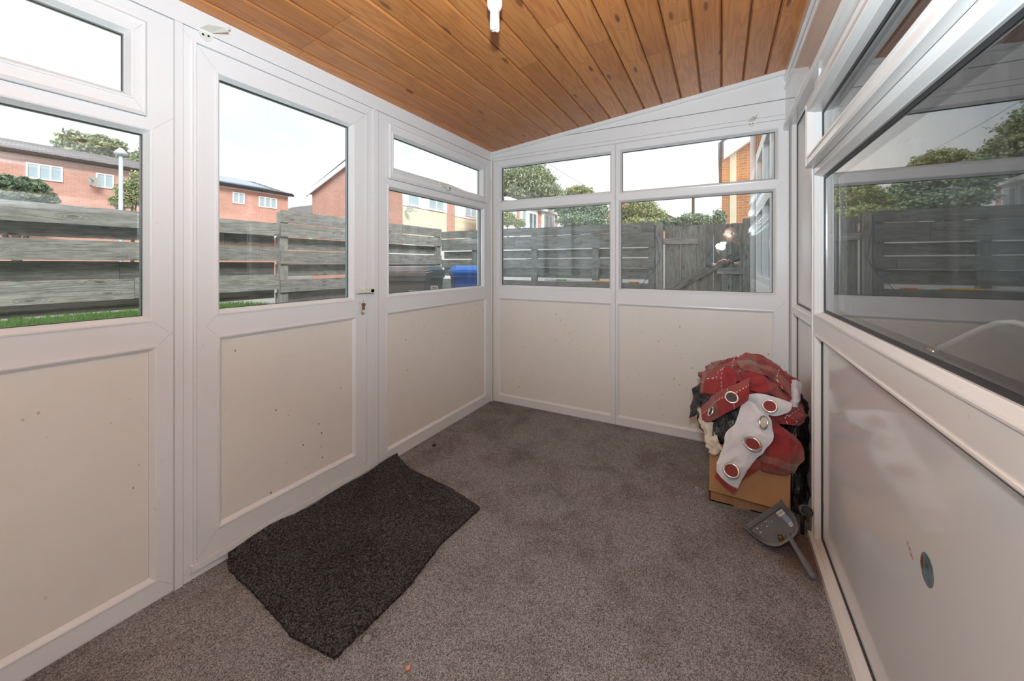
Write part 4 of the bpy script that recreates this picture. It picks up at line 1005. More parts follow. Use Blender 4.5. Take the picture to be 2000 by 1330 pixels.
# wheelie bins
def wheelie(label, X, Y, rot, body, lid, Hh=1.07, w=.57, dp=.70, sticker=True, digit=False):
    root = thing('wheelie_bin', label, 'bin', (X, Y, 0)); Rm = Matrix.Translation((X, Y, 0)) @ Matrix.Rotation(rot, 4, 'Z')
    def T(x, y, z): return tuple(Rm @ Vector((x, y, z*1.035)))
    def loft(secs, m_=None):
        m_ = m_ or MB(); L = []
        for z, hw, y0_, y1_ in secs: L.append([T(-hw, y0_, z), T(hw, y0_, z), T(hw, y1_, z), T(-hw, y1_, z)])
        for a, b in zip(L, L[1:]):
            for k in range(4): m_.face([a[k], a[(k+1) % 4], b[(k+1) % 4], b[k]])
        m_.face(list(reversed(L[0]))); m_.face(L[-1]); return m_
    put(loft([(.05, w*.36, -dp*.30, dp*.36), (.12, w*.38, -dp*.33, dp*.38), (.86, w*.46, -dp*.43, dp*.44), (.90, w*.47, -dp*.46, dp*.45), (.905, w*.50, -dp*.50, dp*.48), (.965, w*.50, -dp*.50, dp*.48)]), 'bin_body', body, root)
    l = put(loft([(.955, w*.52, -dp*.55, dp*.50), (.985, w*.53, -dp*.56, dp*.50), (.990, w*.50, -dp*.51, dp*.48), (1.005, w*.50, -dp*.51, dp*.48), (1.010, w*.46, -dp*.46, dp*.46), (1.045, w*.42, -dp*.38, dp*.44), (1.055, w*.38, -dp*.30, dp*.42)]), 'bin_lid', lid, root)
    mb = MB(); mb.tube([T(-w*.4, dp*.56, .99), T(w*.4, dp*.56, .99)], .014, 8); mb.box((-w*.40, dp*.44, .97), (-w*.34, dp*.56, 1.0), 0, T); mb.box((w*.34, dp*.44, .97), (w*.40, dp*.56, 1.0), 0, T); put(mb, 'handle_bar', lid, root)
    for s_ in (-1, 1):
        mb = MB(); mb.tube([T(s_*w*.44, dp*.40, .10), T(s_*w*.52, dp*.40, .10)], .10, 20); put(mb, 'wheel', 'rubber', root)
    if sticker:
        mb = MB(); y_ = -dp*.415
        mb.face([T(.10, y_-.012, .70), T(.20, y_-.012, .70), T(.20, y_-.018, .80), T(.10, y_-.018, .80)], 0)
        if digit:
            for (a, b, c_, d) in ((.12, .18, .768, .780), (.165, .18, .735, .770), (.15, .165, .715, .74)): mb.face([T(a, y_-.021, c_), T(b, y_-.021, c_), T(b, y_-.021, d), T(a, y_-.021, d)], 1)
        put(mb, 'sticker', ['sticker', 'sticker_red'], root)
    return root
p = at(797, 530, 2, 1.02)
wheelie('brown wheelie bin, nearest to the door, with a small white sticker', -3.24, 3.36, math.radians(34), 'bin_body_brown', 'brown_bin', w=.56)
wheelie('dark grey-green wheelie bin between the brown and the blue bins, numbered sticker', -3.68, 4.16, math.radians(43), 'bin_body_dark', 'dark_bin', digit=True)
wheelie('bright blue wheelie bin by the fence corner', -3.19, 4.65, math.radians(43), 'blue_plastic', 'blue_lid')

# houses ------------------------------------------------------------------------------
def hwin(root, fn, a, zl, b, zh, lights=2, glass='blind_pane', d=.0, shutter=None):
    """a window in a facade: white frame with lights"""
    mb = MB(); fr = .07 if zh-zl > 1 else .045; holes = []
    w_ = (b-a-fr)/lights
    for k in range(lights): holes.append((a+fr+k*w_, zl+fr, a+(k+1)*w_, zh-fr))
    frame_board(mb, fn, (a, zl, b, zh), holes, d-.05, d+.05); f = put(mb, 'window', 'white_paint', root)
    for h in holes:
        g = MB(); g.box((h[0], h[1], d-.03), (h[2], h[3], d+.01), 0, fn); gp = put(g, 'pane', glass, root); gp.parent = f; gp.matrix_parent_inverse = Matrix.Identity(4); gp.location = (0, 0, 0)
    return f
def wallbox(mb, a, b, mi=0):
    x0, y0, z0 = a; x1, y1, z1 = b
    for pts, ax in (([(x0,y0,z0),(x1,y0,z0),(x1,y0,z1),(x0,y0,z1)], 0), ([(x1,y1,z0),(x0,y1,z0),(x0,y1,z1),(x1,y1,z1)], 0), ([(x1,y0,z0),(x1,y1,z0),(x1,y1,z1),(x1,y0,z1)], 1), ([(x0,y1,z0),(x0,y0,z0),(x0,y0,z1),(x0,y1,z1)], 1), ([(x0,y0,z1),(x1,y0,z1),(x1,y1,z1),(x0,y1,z1)], 0)):
        mb.face(pts, mi, [(p[ax], p[2]) for p in pts])
# 1: terrace beyond the left fence, facade parallel to the room
TX = -23.0
def TF(p, z, d): return (TX+d, p, z)
h1 = thing('terraced_house', 'long pink brick terrace with tiled roof beyond the left fence', 'house', (TX-4, 0, 0))
mb = MB(); wallbox(mb, (TX-8, -14, -.02), (TX, 14.1, 5.30)); put(mb, 'brick_wall', 'brick_pink', h1)
mb = MB(); rz, ez = 6.50, 5.35
def roofq(mb, x0, x1, y0, y1, ez, rz, t_=.12, mi=0, ov=.3):
    xm = (x0+x1)/2; sl = math.hypot(xm-x0, rz-ez)
    for xa, xb in ((x1+ov, xm), (x0-ov, xm)):
        za = ez-ov*(rz-ez)/abs(xm-x0)
        mb.face([(xa, y0, za), (xa, y1, za), (xb, y1, rz), (xb, y0, rz)], mi, [(y0, 0), (y1, 0), (y1, sl), (y0, sl)])
        mb.face([(xa, y0, za-t_), (xb, y0, rz-t_), (xb, y1, rz-t_), (xa, y1, za-t_)], mi)
        mb.face([(xa, y0, za), (xa, y0, za-t_), (xa, y1, za-t_), (xa, y1, za)], mi)
        for y in (y0, y1): mb.face([(xa, y, za), (xb, y, rz), (xb, y, rz-t_), (xa, y, za-t_)], mi)
roofq(mb, TX-8, TX, -14.3, 14.3, ez, rz); put(mb, 'roof', 'roof_tile', h1)
mb = MB(); mb.box((TX+.02, -14, 5.14), (TX+.10, 14.1, 5.28)); put(mb, 'eaves_board', 'white_paint', h1)
mb = MB(); mb.box((TX+.10, -14, 5.20), (TX+.34, 14.2, 5.32)); put(mb, 'gutter', 'gasket', h1)
mb = MB(); s_ = (rz-ez)/4
mb.box((0, 0, 0), (1, 1, 1), 0, lambda a, b, c: (TX-.4-a*2.6, 8.7+b*4.6, ez+(.4+a*2.6)*s_+.02+c*.06)); put(mb, 'solar_panels', 'solar', h1)
for (u0, v0, u1, v1, L_) in ((50, 318, 122, 352, 3), (187, 338, 222, 363, 2), (454, 375, 477, 396, 2), (505, 384, 540, 404, 3)):
    a = at(u0, v0, 0, TX); b = at(u1, v1, 0, TX); c_ = at(u0, v1-(v1-v0)*.15, 0, TX)
    zt = (a.z+at(u1, v0+(u1-u0)*.1, 0, TX).z)/2
    hwin(h1, TF, a.y, zt-.60, b.y, zt, L_)
mb = MB(); mb.box((TX+.02, 9.9, 2.55), (TX+1.3, 13.2, 2.75)); put(mb, 'porch_roof', 'white_paint', h1)
mb = MB(); mb.box((TX+.02, 3.2, 2.6), (TX+.9, 4.3, 2.85)); put(mb, 'canopy', 'white_paint', h1)
mb = MB(); dc = at(183, 354, 0, TX+.35); mb.tube([dc+Vector((-.05, 0, 0)), dc, dc+Vector((.04, 0, .0))], [.03, .17, .19], 16); mb.tube([dc, dc+Vector((-.35, 0, -.15))], .03, 6); mb.tube([dc, dc+Vector((.35, -.25, .1))], .02, 6); put(mb, 'satellite_dish', 'concrete', h1)
# 2: gable-ended house right of it
GX0, GX1, GY = -22.9, -15.2, 15.6
h2 = thing('gable_house', 'pink brick gable-ended house with white fascia and cream rendered front behind the fence', 'house', (-19, 20, 0))
mb = MB(); wallbox(mb, (GX0, GY, -.02), (GX1-.02, 24.6, 5.75)); xm = (GX0+GX1)/2
mb.face([(GX0, GY, 5.75), (GX1-.02, GY, 5.75), (xm, GY, 7.25)], 0, [(GX0, 5.75), (GX1, 5.75), (xm, 7.25)]); put(mb, 'brick_wall', 'brick_pink', h2)
mb = MB(); roofq(mb, GX0, GX1, GY-.25, 24.7, 5.80, 7.45, .10); put(mb, 'roof', 'roof_tile', h2)
mb = MB()
for xa in (GX0-.25, GX1+.25):
    z_a, z_b = 5.38, 7.02
    mb.face([(xa, GY-.27, z_a), (xm, GY-.27, z_b), (xm, GY-.27, z_b+.30), (xa, GY-.27, z_a+.30)]); mb.face([(xa, GY-.20, z_a), (xm, GY-.20, z_b), (xm, GY-.20, z_b+.30), (xa, GY-.20, z_a+.30)]); mb.face([(xa, GY-.27, z_a), (xm, GY-.27, z_b), (xm, GY-.20, z_b), (xa, GY-.20, z_a)])
put(mb, 'fascia_board', 'white_paint', h2)
def GF(p, z, d): return (GX1+d, p, z)
mb = MB(); mb.box((15.62, 4.28, 0), (19.4, 5.7, .08), 0, GF); mb.box((20.2, 4.18, 0), (24.6, 5.7, .08), 0, GF); put(mb, 'white_cladding', 'white_paint', h2)
mb = MB(); mb.box((15.62, 0, 0), (19.4, 4.25, .05), 0, GF); mb.box((20.2, 0, 0), (24.6, 4.15, .05), 0, GF); put(mb, 'rendered_wall', 'render_cream', h2)
mb = MB(); wallbox(mb, (GX1-.02, 19.42, 0), (GX1+.10, 20.18, 5.1)); put(mb, 'brick_pier', 'brick_pink', h2)
hwin(h2, GF, 15.9, 4.33, 16.85, 5.45, 1, d=.08); hwin(h2, GF, 17.6, 4.30, 19.1, 5.4, 2, d=.08); hwin(h2, GF, 21.3, 4.35, 22.7, 5.3, 2, d=.08)
mb = MB(); dc = Vector((GX1+.40, 15.75, 4.05)); mb.tube([dc, dc+Vector((.05, -.05, 0))], [.16, .18], 18); mb.tube([dc, dc+Vector((-.4, 0, -.1))], .025, 6); mb.tube([dc, dc+Vector((.3, .35, -.1))], .018, 6); put(mb, 'satellite_dish', 'concrete', h2)
# 3: small far houses between the two
h3 = thing('far_house', 'small far brick house between the terrace and the gable house', 'house', (-34, 26, 0))
mb = MB(); wallbox(mb, (-44, 24, 0), (-30, 31, 6.1)); put(mb, 'brick_wall', 'brick_pink', h3)
mb = MB(); 
mb.face([(-44, 23.7, 6.0), (-29.7, 23.7, 6.0), (-29.7, 27.5, 7.7), (-44, 27.5, 7.7)], 0, [(0, 0), (14, 0), (14, 4), (0, 4)]); mb.face([(-44, 31.3, 6.0), (-29.7, 31.3, 6.0), (-29.7, 27.5, 7.7), (-44, 27.5, 7.7)], 0); mb.face([(-29.7, 23.7, 6.0), (-29.7, 31.3, 6.0), (-29.7, 27.5, 7.7)], 0); mb.face([(-44, 23.7, 6.0), (-44, 31.3, 6.0), (-44, 27.5, 7.7)], 0)
put(mb, 'roof', 'roof_tile', h3)
hwin(h3, lambda p, z, d: (p, 24-d, z), -35.6, 3.5, -34.4, 4.7, 2)
# 4: white and brick row behind the back fence
RX = -11.8
def RF(p, z, d): return (RX+d, p, z)
h4 = thing('row_house', 'white clad row house with flat eaves and brick ends beyond the back fence', 'house', (RX-3, 26, 0))
mb = MB(); wallbox(mb, (RX-2.0, 20.8, 0), (RX, 29.6, 5.15)); put(mb, 'brick_wall', 'brick_pink', h4)
mb = MB(); roofq(mb, RX-2.0, RX, 20.6, 29.8, 5.2, 5.6, ov=.12); put(mb, 'roof', 'roof_tile', h4)
mb = MB()
mb.box((RX-2.0, 20.70, 4.15), (RX, 20.79, 5.1))
for a, b in ((20.8, 22.3), (22.9, 25.6), (26.4, 28.9)): mb.box((a, 2.7, 0), (b, 5.1, .08), 0, RF)
put(mb, 'white_cladding', 'white_paint', h4)
mb = MB(); mb.box((20.6, 5.02, .05), (29.7, 5.22, .35), 0, RF); put(mb, 'gutter', 'white_paint', h4)
mb = MB(); mb.box((RX-2.0, 20.71, 0), (RX, 20.79, 4.13)); put(mb, 'rendered_wall', 'render_cream', h4)
hwin(h4, RF, 21.0, 3.5, 21.9, 4.8, 2, d=.08); hwin(h4, RF, 23.05, 3.4, 23.7, 4.8, 1, d=.08); hwin(h4, RF, 24.1, 3.2, 25.4, 4.7, 2, 'dark_pane', d=.08); hwin(h4, RF, 26.6, 3.5, 27.5, 4.85, 1, d=.08); hwin(h4, RF, 27.7, 3.4, 28.8, 4.85, 2, d=.08)
mb = MB(); mb.box((22.9, 1.4, .08), (25.7, 2.9, .14), 0, RF); put(mb, 'slate_cladding', 'solar', h4)
# 5: orange gable far right of centre
h5 = thing('distant_gable_house', 'distant orange gable house beside the trees behind the back fence', 'house', (-3.5, 34, 0))
gy = 34.0; ga = at(1153, 432, 1, gy); gb = at(1232, 384, 1, gy); gb2 = 2*gb.x-ga.x
mb = MB(); mb.face([(ga.x, gy, 0), (gb2, gy, 0), (gb2, gy, ga.z), (gb.x, gy, gb.z), (ga.x, gy, ga.z)], 0, [(ga.x, 0), (gb2, 0), (gb2, ga.z), (gb.x, gb.z), (ga.x, ga.z)])
mb.face([(ga.x, gy, 0), (ga.x, gy+7, 0), (ga.x, gy+7, ga.z), (ga.x, gy, ga.z)], 0); mb.face([(gb2, gy, 0), (gb2, gy+7, 0), (gb2, gy+7, ga.z), (gb2, gy, ga.z)], 0); put(mb, 'brick_wall', 'brick_pink', h5)
mb = MB()
for xa in (ga.x-.2, gb2+.2): mb.face([(xa, gy-.2, ga.z), (gb.x, gy-.2, gb.z+.1), (gb.x, gy+7, gb.z+.1), (xa, gy+7, ga.z)], 0, [(0, 0), (0, 5), (7, 5), (7, 0)])
put(mb, 'roof', 'roof_tile', h5)
mb = MB()
for xa in (ga.x-.2, gb2+.2): mb.face([(xa, gy-.22, ga.z-.22), (gb.x, gy-.22, gb.z-.15), (gb.x, gy-.22, gb.z+.12), (xa, gy-.22, ga.z+.04)])
put(mb, 'fascia_board', 'white_paint', h5)
# 6: brick neighbour on the right, and this house's own outer wall
h6 = thing('neighbour_house', 'orange brick gable end with white bargeboard beyond the garden gate', 'house', (4, 14, 0))
ny_ = 13.0; na = at(1425, 300, 1, ny_)
mb = MB(); mb.face([(na.x, ny_, 0), (na.x+9, ny_, 0), (na.x+9, ny_, na.z+3.6), (na.x+4.5, ny_, na.z+3.0), (na.x, ny_, na.z)], 0, [(0, 0), (9, 0), (9, na.z+3.6), (4.5, na.z+3), (0, na.z)])
mb.face([(na.x, ny_, 0), (na.x, ny_+8, 0), (na.x, ny_+8, na.z), (na.x, ny_, na.z)], 0, [(0, 0), (8, 0), (8, na.z), (0, na.z)]); put(mb, 'brick_wall', 'brick_orange', h6)
mb = MB(); sl_ = 3.0/4.5
for zz, w_, m_ in ((0, .42, 0),):
    for dd in (-.25, -.15): mb.face([(na.x-.15, ny_+dd, na.z-.15*sl_-.1), (na.x+4.5, ny_+dd, na.z+3.0-.1), (na.x+4.5, ny_+dd, na.z+3.35), (na.x-.15, ny_+dd, na.z+.30)])
    mb.face([(na.x-.15, ny_-.25, na.z-.2), (na.x+4.5, ny_-.25, na.z+2.9), (na.x+4.5, ny_, na.z+2.9), (na.x-.15, ny_, na.z-.2)])
put(mb, 'fascia_board', 'white_paint', h6)
mb = MB(); mb.face([(na.x-.3, ny_-.35, na.z+.25), (na.x+4.5, ny_-.35, na.z+3.45), (na.x+4.5, ny_+8, na.z+3.45), (na.x-.3, ny_+8, na.z+.25)], 0, [(0, 0), (0, 5), (8, 5), (8, 0)]); put(mb, 'roof', 'roof_tile', h6)
mb = MB(); mb.box((na.x-.20, ny_-.10, 0), (na.x-.02, ny_+.3, na.z+.1)); put(mb, 'dark_downpipe', 'brick_orange', h6)
mb = MB(); mb.box((na.x+.0, ny_-.04, 0), (na.x+.17, ny_, na.z+.05)); put(mb, 'pale_quoin', 'render_cream', h6)
# own house beyond the conservatory
h7 = thing('house_wall', 'pebbledash and brick house wall running on beyond the back right pane', 'house', (.6, 4.5, 0))
mb = MB(); wallbox(mb, (XR+.05, YB+.12, -.02), (XR+3.5, 6.35, 1.95), 1); wallbox(mb, (XR+.055, YB+.12, 1.95), (XR+3.5, 6.35, 5.4), 0)
wallbox(mb, (XR+.13, -3.5, 2.55), (XR+3.5, YB+.12, 5.4), 0)
put(mb, 'outer_wall', ['brick_orange', 'render_grey'], h7)
def HO(p, z, d): return (XR+.045-d, p, z)
f_ = MB(); frame_board(f_, HO, (3.35, .15, 4.75, 2.25), [(3.45, 1.0, 3.95, 1.62), (4.05, 1.0, 4.65, 1.62), (3.45, 1.75, 3.95, 2.15), (4.05, 1.75, 4.65, 2.15)], -.02, .055); fo = put(f_, 'door_frame', 'white_paint', h7)
for h in ((3.45, 1.0, 3.95, 1.62), (4.05, 1.0, 4.65, 1.62), (3.45, 1.75, 3.95, 2.15), (4.05, 1.75, 4.65, 2.15)):
    g = MB(); g.box((h[0], h[1], -.01), (h[2], h[3], .02), 0, HO); gp = put(g, 'pane', 'dark_pane', h7); gp.parent = fo; gp.matrix_parent_inverse = Matrix.Identity(4); gp.location = (0, 0, 0)
g = MB(); g.tube([HO(5.35, -.0, .04), HO(5.35, 5.2, .04)], .034, 10); put(g, 'downpipe', 'white_paint', h7)
# lamp posts
def lamppost(label, X, Y, h, arm=None):
    r = thing('street_lamp', label, 'street lamp', (X, Y, 0)); mb = MB(); mb.tube([(X, Y, 0), (X, Y, h)], [.06, .045], 10); put(mb, 'pole', 'pole_grey', r)
    mb = MB(); mb.tube([(X, Y, h-.02), (X, Y, h+.03), (X, Y, h+.16)], [.13, .15, .05], 16); put(mb, 'lamp_head', 'pole_grey', r)
p = at(236, 301, 0, -15.0); lamppost('pale grey street lamp in front of the terrace, seen through the left window', p.x, p.y, p.z)
p = at(1354, 385, 1, 30.0); 
r = thing('utility_pole', 'thin far utility pole above the hedge beyond the gate', 'pole', (p.x, p.y, 0)); mb = MB(); mb.tube([(p.x, p.y, 0), (p.x, p.y, p.z)], .09, 8); put(mb, 'pole', 'bark', r)
p = at(1402, 408, 1, 26.0); r = thing('street_lamp', 'slim far street lamp just left of the neighbour house', 'street lamp', (p.x, p.y, 0)); mb = MB(); mb.tube([(p.x, p.y, 0), (p.x, p.y, p.z), (p.x+.35, p.y, p.z+.05)], .045, 8); put(mb, 'pole', 'pole_grey', r)
mb = MB(); mb.box((p.x+.2, p.y-.08, p.z), (p.x+.6, p.y+.08, p.z+.1)); put(mb, 'lamp_head', 'pole_grey', r)

# trees ------------------------------------------------------------------------------
def tree(name, label, X, Y, blobs, nleaf, ls, mat, trunk_r=.2, zbase=0, group=None, cat='tree', seed=1):
    r = thing(name, label, cat, (X, Y, zbase), group); rg = random.Random(seed); mb = MB()
    vol = [b[3]*b[4]*b[5] for b in blobs]; tot = sum(v**.67 for v in vol)
    for b, v in zip(blobs, vol):
        for _ in range(int(2.4*nleaf*v**.67/tot)):
            d = Vector((rg.gauss(0, 1), rg.gauss(0, 1), rg.gauss(0, 1))).normalized(); rad_ = rg.uniform(.35, 1.0)**.5
            k = rad_*(1+.34*noise.noise(d*2.3+Vector((b[0], b[1], seed)))+.24*noise.noise(d*6)+.12*noise.noise(d*14))
            p_ = Vector((b[0]+d.x*b[3]*k, b[1]+d.y*b[4]*k, b[2]+d.z*b[5]*k))
            n1 = Vector((rg.gauss(0, 1), rg.gauss(0, 1), rg.gauss(0, 1))).normalized(); n2 = n1.cross(Vector((rg.gauss(0, 1), rg.gauss(0, 1), rg.gauss(0, 1)))).normalized()
            s_ = ls*.45*rg.uniform(.6, 1.3)
            mb.face([p_-n1*s_, p_-n2*s_*.55, p_+n1*s_, p_+n2*s_*.55], 0, None, rg.random())
    put(mb, 'foliage', mat, r, weld=False)
    mb = MB(); zt = max(b[2] for b in blobs); mb.tube([(X, Y, zbase), (X+.1, Y, (zt+zbase)*.5), (blobs[0][0], blobs[0][1], zt)], [trunk_r, trunk_r*.7, trunk_r*.3], 8)
    for b in blobs[1:]: mb.tube([(X+.1, Y, (zt+zbase)*.5), (b[0], b[1], b[2])], [trunk_r*.5, trunk_r*.15], 6)
    put(mb, 'trunk', 'bark', r); return r
def blob(u, v, axis, val, ru, rv):
    p = at(u, v, axis, val); d = p.x*-ST+p.y*CT; k = d/F
    return (p.x, p.y, p.z, ru*k, ru*k, rv*k)
b = [blob(1030, 368, 1, 34, 62, 48), blob(990, 372, 1, 34, 42, 36), blob(1070, 385, 1, 34, 32, 26), blob(1010, 400, 1, 34, 60, 30)]
tree('broadleaf_tree', 'large dense green tree behind the row houses, seen in the back left pane', b[0][0], b[0][1], b, 16000, .26, 'leaf_green', .35, seed=3)
b = [blob(1130, 376, 1, 43, 26, 12), blob(1105, 385, 1, 43, 20, 12), blob(1150, 382, 1, 43, 14, 10)]
tree('broadleaf_tree', 'low olive tree crown just right of the largest tree', b[0][0], b[0][1], b, 3500, .22, 'leaf_light', .25, seed=4)
b = [blob(1120, 415, 1, 27, 30, 28), blob(1160, 408, 1, 27, 26, 20), blob(1100, 400, 1, 27, 20, 20), blob(1140, 432, 1, 27, 50, 18)]
tree('broadleaf_tree', 'blue-green tree below the olive one, left of the distant orange gable', b[0][0], b[0][1], b, 8000, .17, 'leaf_hedge', .25, seed=5)
b = [blob(1250, 412, 1, 13, 34, 24), blob(1225, 425, 1, 13, 24, 22), blob(1280, 424, 1, 13, 22, 18), blob(1260, 440, 1, 13, 60, 14)]
tree('garden_shrub', 'loose light green shrub above the back fence, left of the gate', b[0][0], b[0][1], b, 5200, .075, 'leaf_light', .08, cat='shrub', seed=6)
b = [blob(1355, 434, 1, 10.5, 30, 17), blob(1330, 440, 1, 10.5, 26, 13), blob(1385, 440, 1, 10.5, 20, 13), blob(1405, 430, 1, 10.5, 12, 20), blob(1305, 438, 1, 10.5, 20, 12)]
tree('garden_shrub', 'dark green rounded bush above the gate', b[0][0], b[0][1], b, 6500, .06, 'leaf_hedge', .1, cat='shrub', seed=7)
b = [blob(990, 428, 1, 14, 20, 14), blob(1015, 436, 1, 14, 12, 9)]
tree('garden_shrub', 'small light green bush in front of the row houses at the back left corner', b[0][0], b[0][1], b, 1500, .07, 'leaf_light', .06, cat='shrub', seed=8)
b = [blob(180, 292, 0, -40, 48, 26), blob(150, 300, 0, -40, 24, 20), blob(215, 300, 0, -40, 25, 18)]
tree('broadleaf_tree', 'rounded pale green tree rising over the terrace roof', b[0][0], b[0][1], b, 6500, .34, 'leaf_green', .4, seed=9)
b = [blob(257, 378, 0, -16.5, 24, 26), blob(270, 352, 0, -16.5, 14, 18), blob(238, 394, 0, -16.5, 18, 14), blob(290, 370, 0, -16.5, 22, 36)]
tree('garden_shrub', 'yellow-green leafy bush beside the street lamp behind the left fence', b[0][0], b[0][1], b, 4200, .075, 'leaf_light', .06, cat='shrub', seed=10)
b = [blob(30, 372, 0, -10, 46, 26), blob(80, 388, 0, -10, 24, 12), blob(-30, 372, 0, -10, 50, 30)]
tree('garden_shrub', 'dark green bush at the left edge behind the left fence', b[0][0], b[0][1], b, 4500, .08, 'leaf_dark', .08, cat='shrub', seed=12)
b = [blob(285, 318, 0, -34, 24, 22), blob(330, 310, 0, -34, 40, 30)]
tree('broadleaf_tree', 'green tree behind the terrace roof, cut by the window frame', b[0][0], b[0][1], b, 3500, .30, 'leaf_green', .4, seed=13)
b = [blob(590, 330, 0, -60, 5, 4)]
# sagging wire across the sky
mb = MB(); a, b_ = at(1068, 310, 1, 25), at(1150, 366, 1, 33); a2 = a+(a-b_)*.8
pth = [a2.lerp(b_, k/12)-Vector((0, 0, .25*math.sin(PI*k/12))) for k in range(13)]; mb.tube(pth, .018, 5); o = mb.build('overhead_wire', 'pole_grey'); tag(o, 'thin overhead wire crossing the sky beside the largest tree', 'wire'); recentre(o)

# ================================================================ THE PHOTOGRAPHER (seen only as a reflection)
import mathutils
person = thing('person', 'person in dark shirt and glasses holding a camera, mirrored in the back window', 'person', (.12, -.42, 0))
hx, hy, hz = .105, -.22, 1.50
joints = {'pelvis': (.16, -.52, .86), 'spine': (.15, -.46, 1.08), 'chest': (.13, -.36, 1.26), 'neck': (.115, -.28, 1.37), 'head0': (.108, -.25, 1.43),
 'shl': (-.05, -.34, 1.31), 'shr': (.29, -.33, 1.31), 'ell': (-.17, -.26, 1.10), 'elr': (.38, -.22, 1.10), 'wrl': (-.055, -.10, 1.10), 'wrr': (.13, -.09, 1.12),
 'hil': (.07, -.53, .84), 'hir': (.25, -.53, .84), 'knl': (.05, -.47, .47), 'knr': (.27, -.49, .47), 'anl': (.04, -.58, .08), 'anr': (.29, -.60, .08), 'tol': (.02, -.44, .035), 'tor': (.30, -.46, .035)}
rads = {'pelvis': .15, 'spine': .14, 'chest': .155, 'neck': .060, 'head0': .055, 'shl': .075, 'shr': .075, 'ell': .045, 'elr': .045, 'wrl': .028, 'wrr': .028, 'hil': .095, 'hir': .095, 'knl': .062, 'knr': .062, 'anl': .042, 'anr': .042, 'tol': .036, 'tor': .036}
def skinned(name, names, edges, mat, root, rscale=1.0, rootv=None, pts=None, rad_=None, sub=2):
    pts = pts or joints; rad_ = rad_ or rads
    me = bpy.data.meshes.new(name); idx = {n: i for i, n in enumerate(names)}
    loc = Vector(root.location)
    me.from_pydata([tuple(Vector(pts[n])-loc) for n in names], [(idx[a], idx[b]) for a, b in edges], []); me.materials.append(M[mat])
    o = bpy.data.objects.new(name, me); COL.objects.link(o); o.parent = root
    md = o.modifiers.new('skin', 'SKIN'); md.use_smooth_shade = True
    if not me.skin_vertices: 
        bpy.context.view_layer.objects.active = o
    sv = me.skin_vertices[0].data if me.skin_vertices else None
    if sv:
        for n in names: r_ = rad_[n]*rscale; sv[idx[n]].radius = (r_, r_*.85 if n in ('chest', 'spine', 'pelvis') else r_); sv[idx[n]].use_root = (n == rootv)
    s2 = o.modifiers.new('sub', 'SUBSURF'); s2.levels = sub; s2.render_levels = sub
    return o
allj = list(joints); eds = [('pelvis', 'spine'), ('spine', 'chest'), ('chest', 'neck'), ('neck', 'head0'), ('chest', 'shl'), ('chest', 'shr'), ('shl', 'ell'), ('shr', 'elr'), ('ell', 'wrl'), ('elr', 'wrr'), ('pelvis', 'hil'), ('pelvis', 'hir'), ('hil', 'knl'), ('hir', 'knr'), ('knl', 'anl'), ('knr', 'anr'), ('anl', 'tol'), ('anr', 'tor')]
def skin_layer(me):
    bm = bmesh.new(); bm.from_mesh(me); bm.verts.layers.skin.verify(); bm.to_mesh(me); bm.free()
_old = skinned
def skinned(name, names, edges, mat, root, rscale=1.0, rootv=None, pts=None, rad_=None, sub=2):
    pts = pts or joints; rad_ = rad_ or rads
    bm = bmesh.new(); lay = bm.verts.layers.skin.verify(); loc = Vector(root.location); vs = {}
    for n in names:
        v = bm.verts.new(Vector(pts[n])-loc); r_ = rad_[n]*rscale; v[lay].radius = (r_, r_*.8 if n in ('chest', 'spine', 'pelvis') else r_); v[lay].use_root = (n == rootv); vs[n] = v
    for a, b in edges: bm.edges.new((vs[a], vs[b]))
    me = bpy.data.meshes.new(name); bm.to_mesh(me); bm.free(); me.materials.append(M[mat])
    o = bpy.data.objects.new(name, me); COL.objects.link(o); o.parent = root
    md = o.modifiers.new('skin', 'SKIN'); md.use_smooth_shade = True
    s2 = o.modifiers.new('sub', 'SUBSURF'); s2.levels = sub; s2.render_levels = sub
    return o
skinned('body', allj, eds, 'skin', person, 1.0, 'pelvis')
up = ['pelvis', 'spine', 'chest', 'shl', 'shr', 'ell', 'elr', 'neck']
jj = dict(joints); jj['neck'] = (.118, -.295, 1.35); jj['wl'] = (-.075, -.125, 1.10); jj['wr'] = (.17, -.11, 1.12); rj = dict(rads); rj['neck'] = .07; rj['wl'] = .034; rj['wr'] = .034
skinned('shirt', up+['wl', 'wr'], [('pelvis', 'spine'), ('spine', 'chest'), ('chest', 'neck'), ('chest', 'shl'), ('chest', 'shr'), ('shl', 'ell'), ('shr', 'elr'), ('ell', 'wl'), ('elr', 'wr')], 'shirt', person, 1.12, 'pelvis', jj, rj)
lo = ['pelvis', 'hil', 'hir', 'knl', 'knr', 'anl', 'anr']
skinned('trousers', lo, [('pelvis', 'hil'), ('pelvis', 'hir'), ('hil', 'knl'), ('hir', 'knr'), ('knl', 'anl'), ('knr', 'anr')], 'trousers', person, 1.15, 'pelvis')
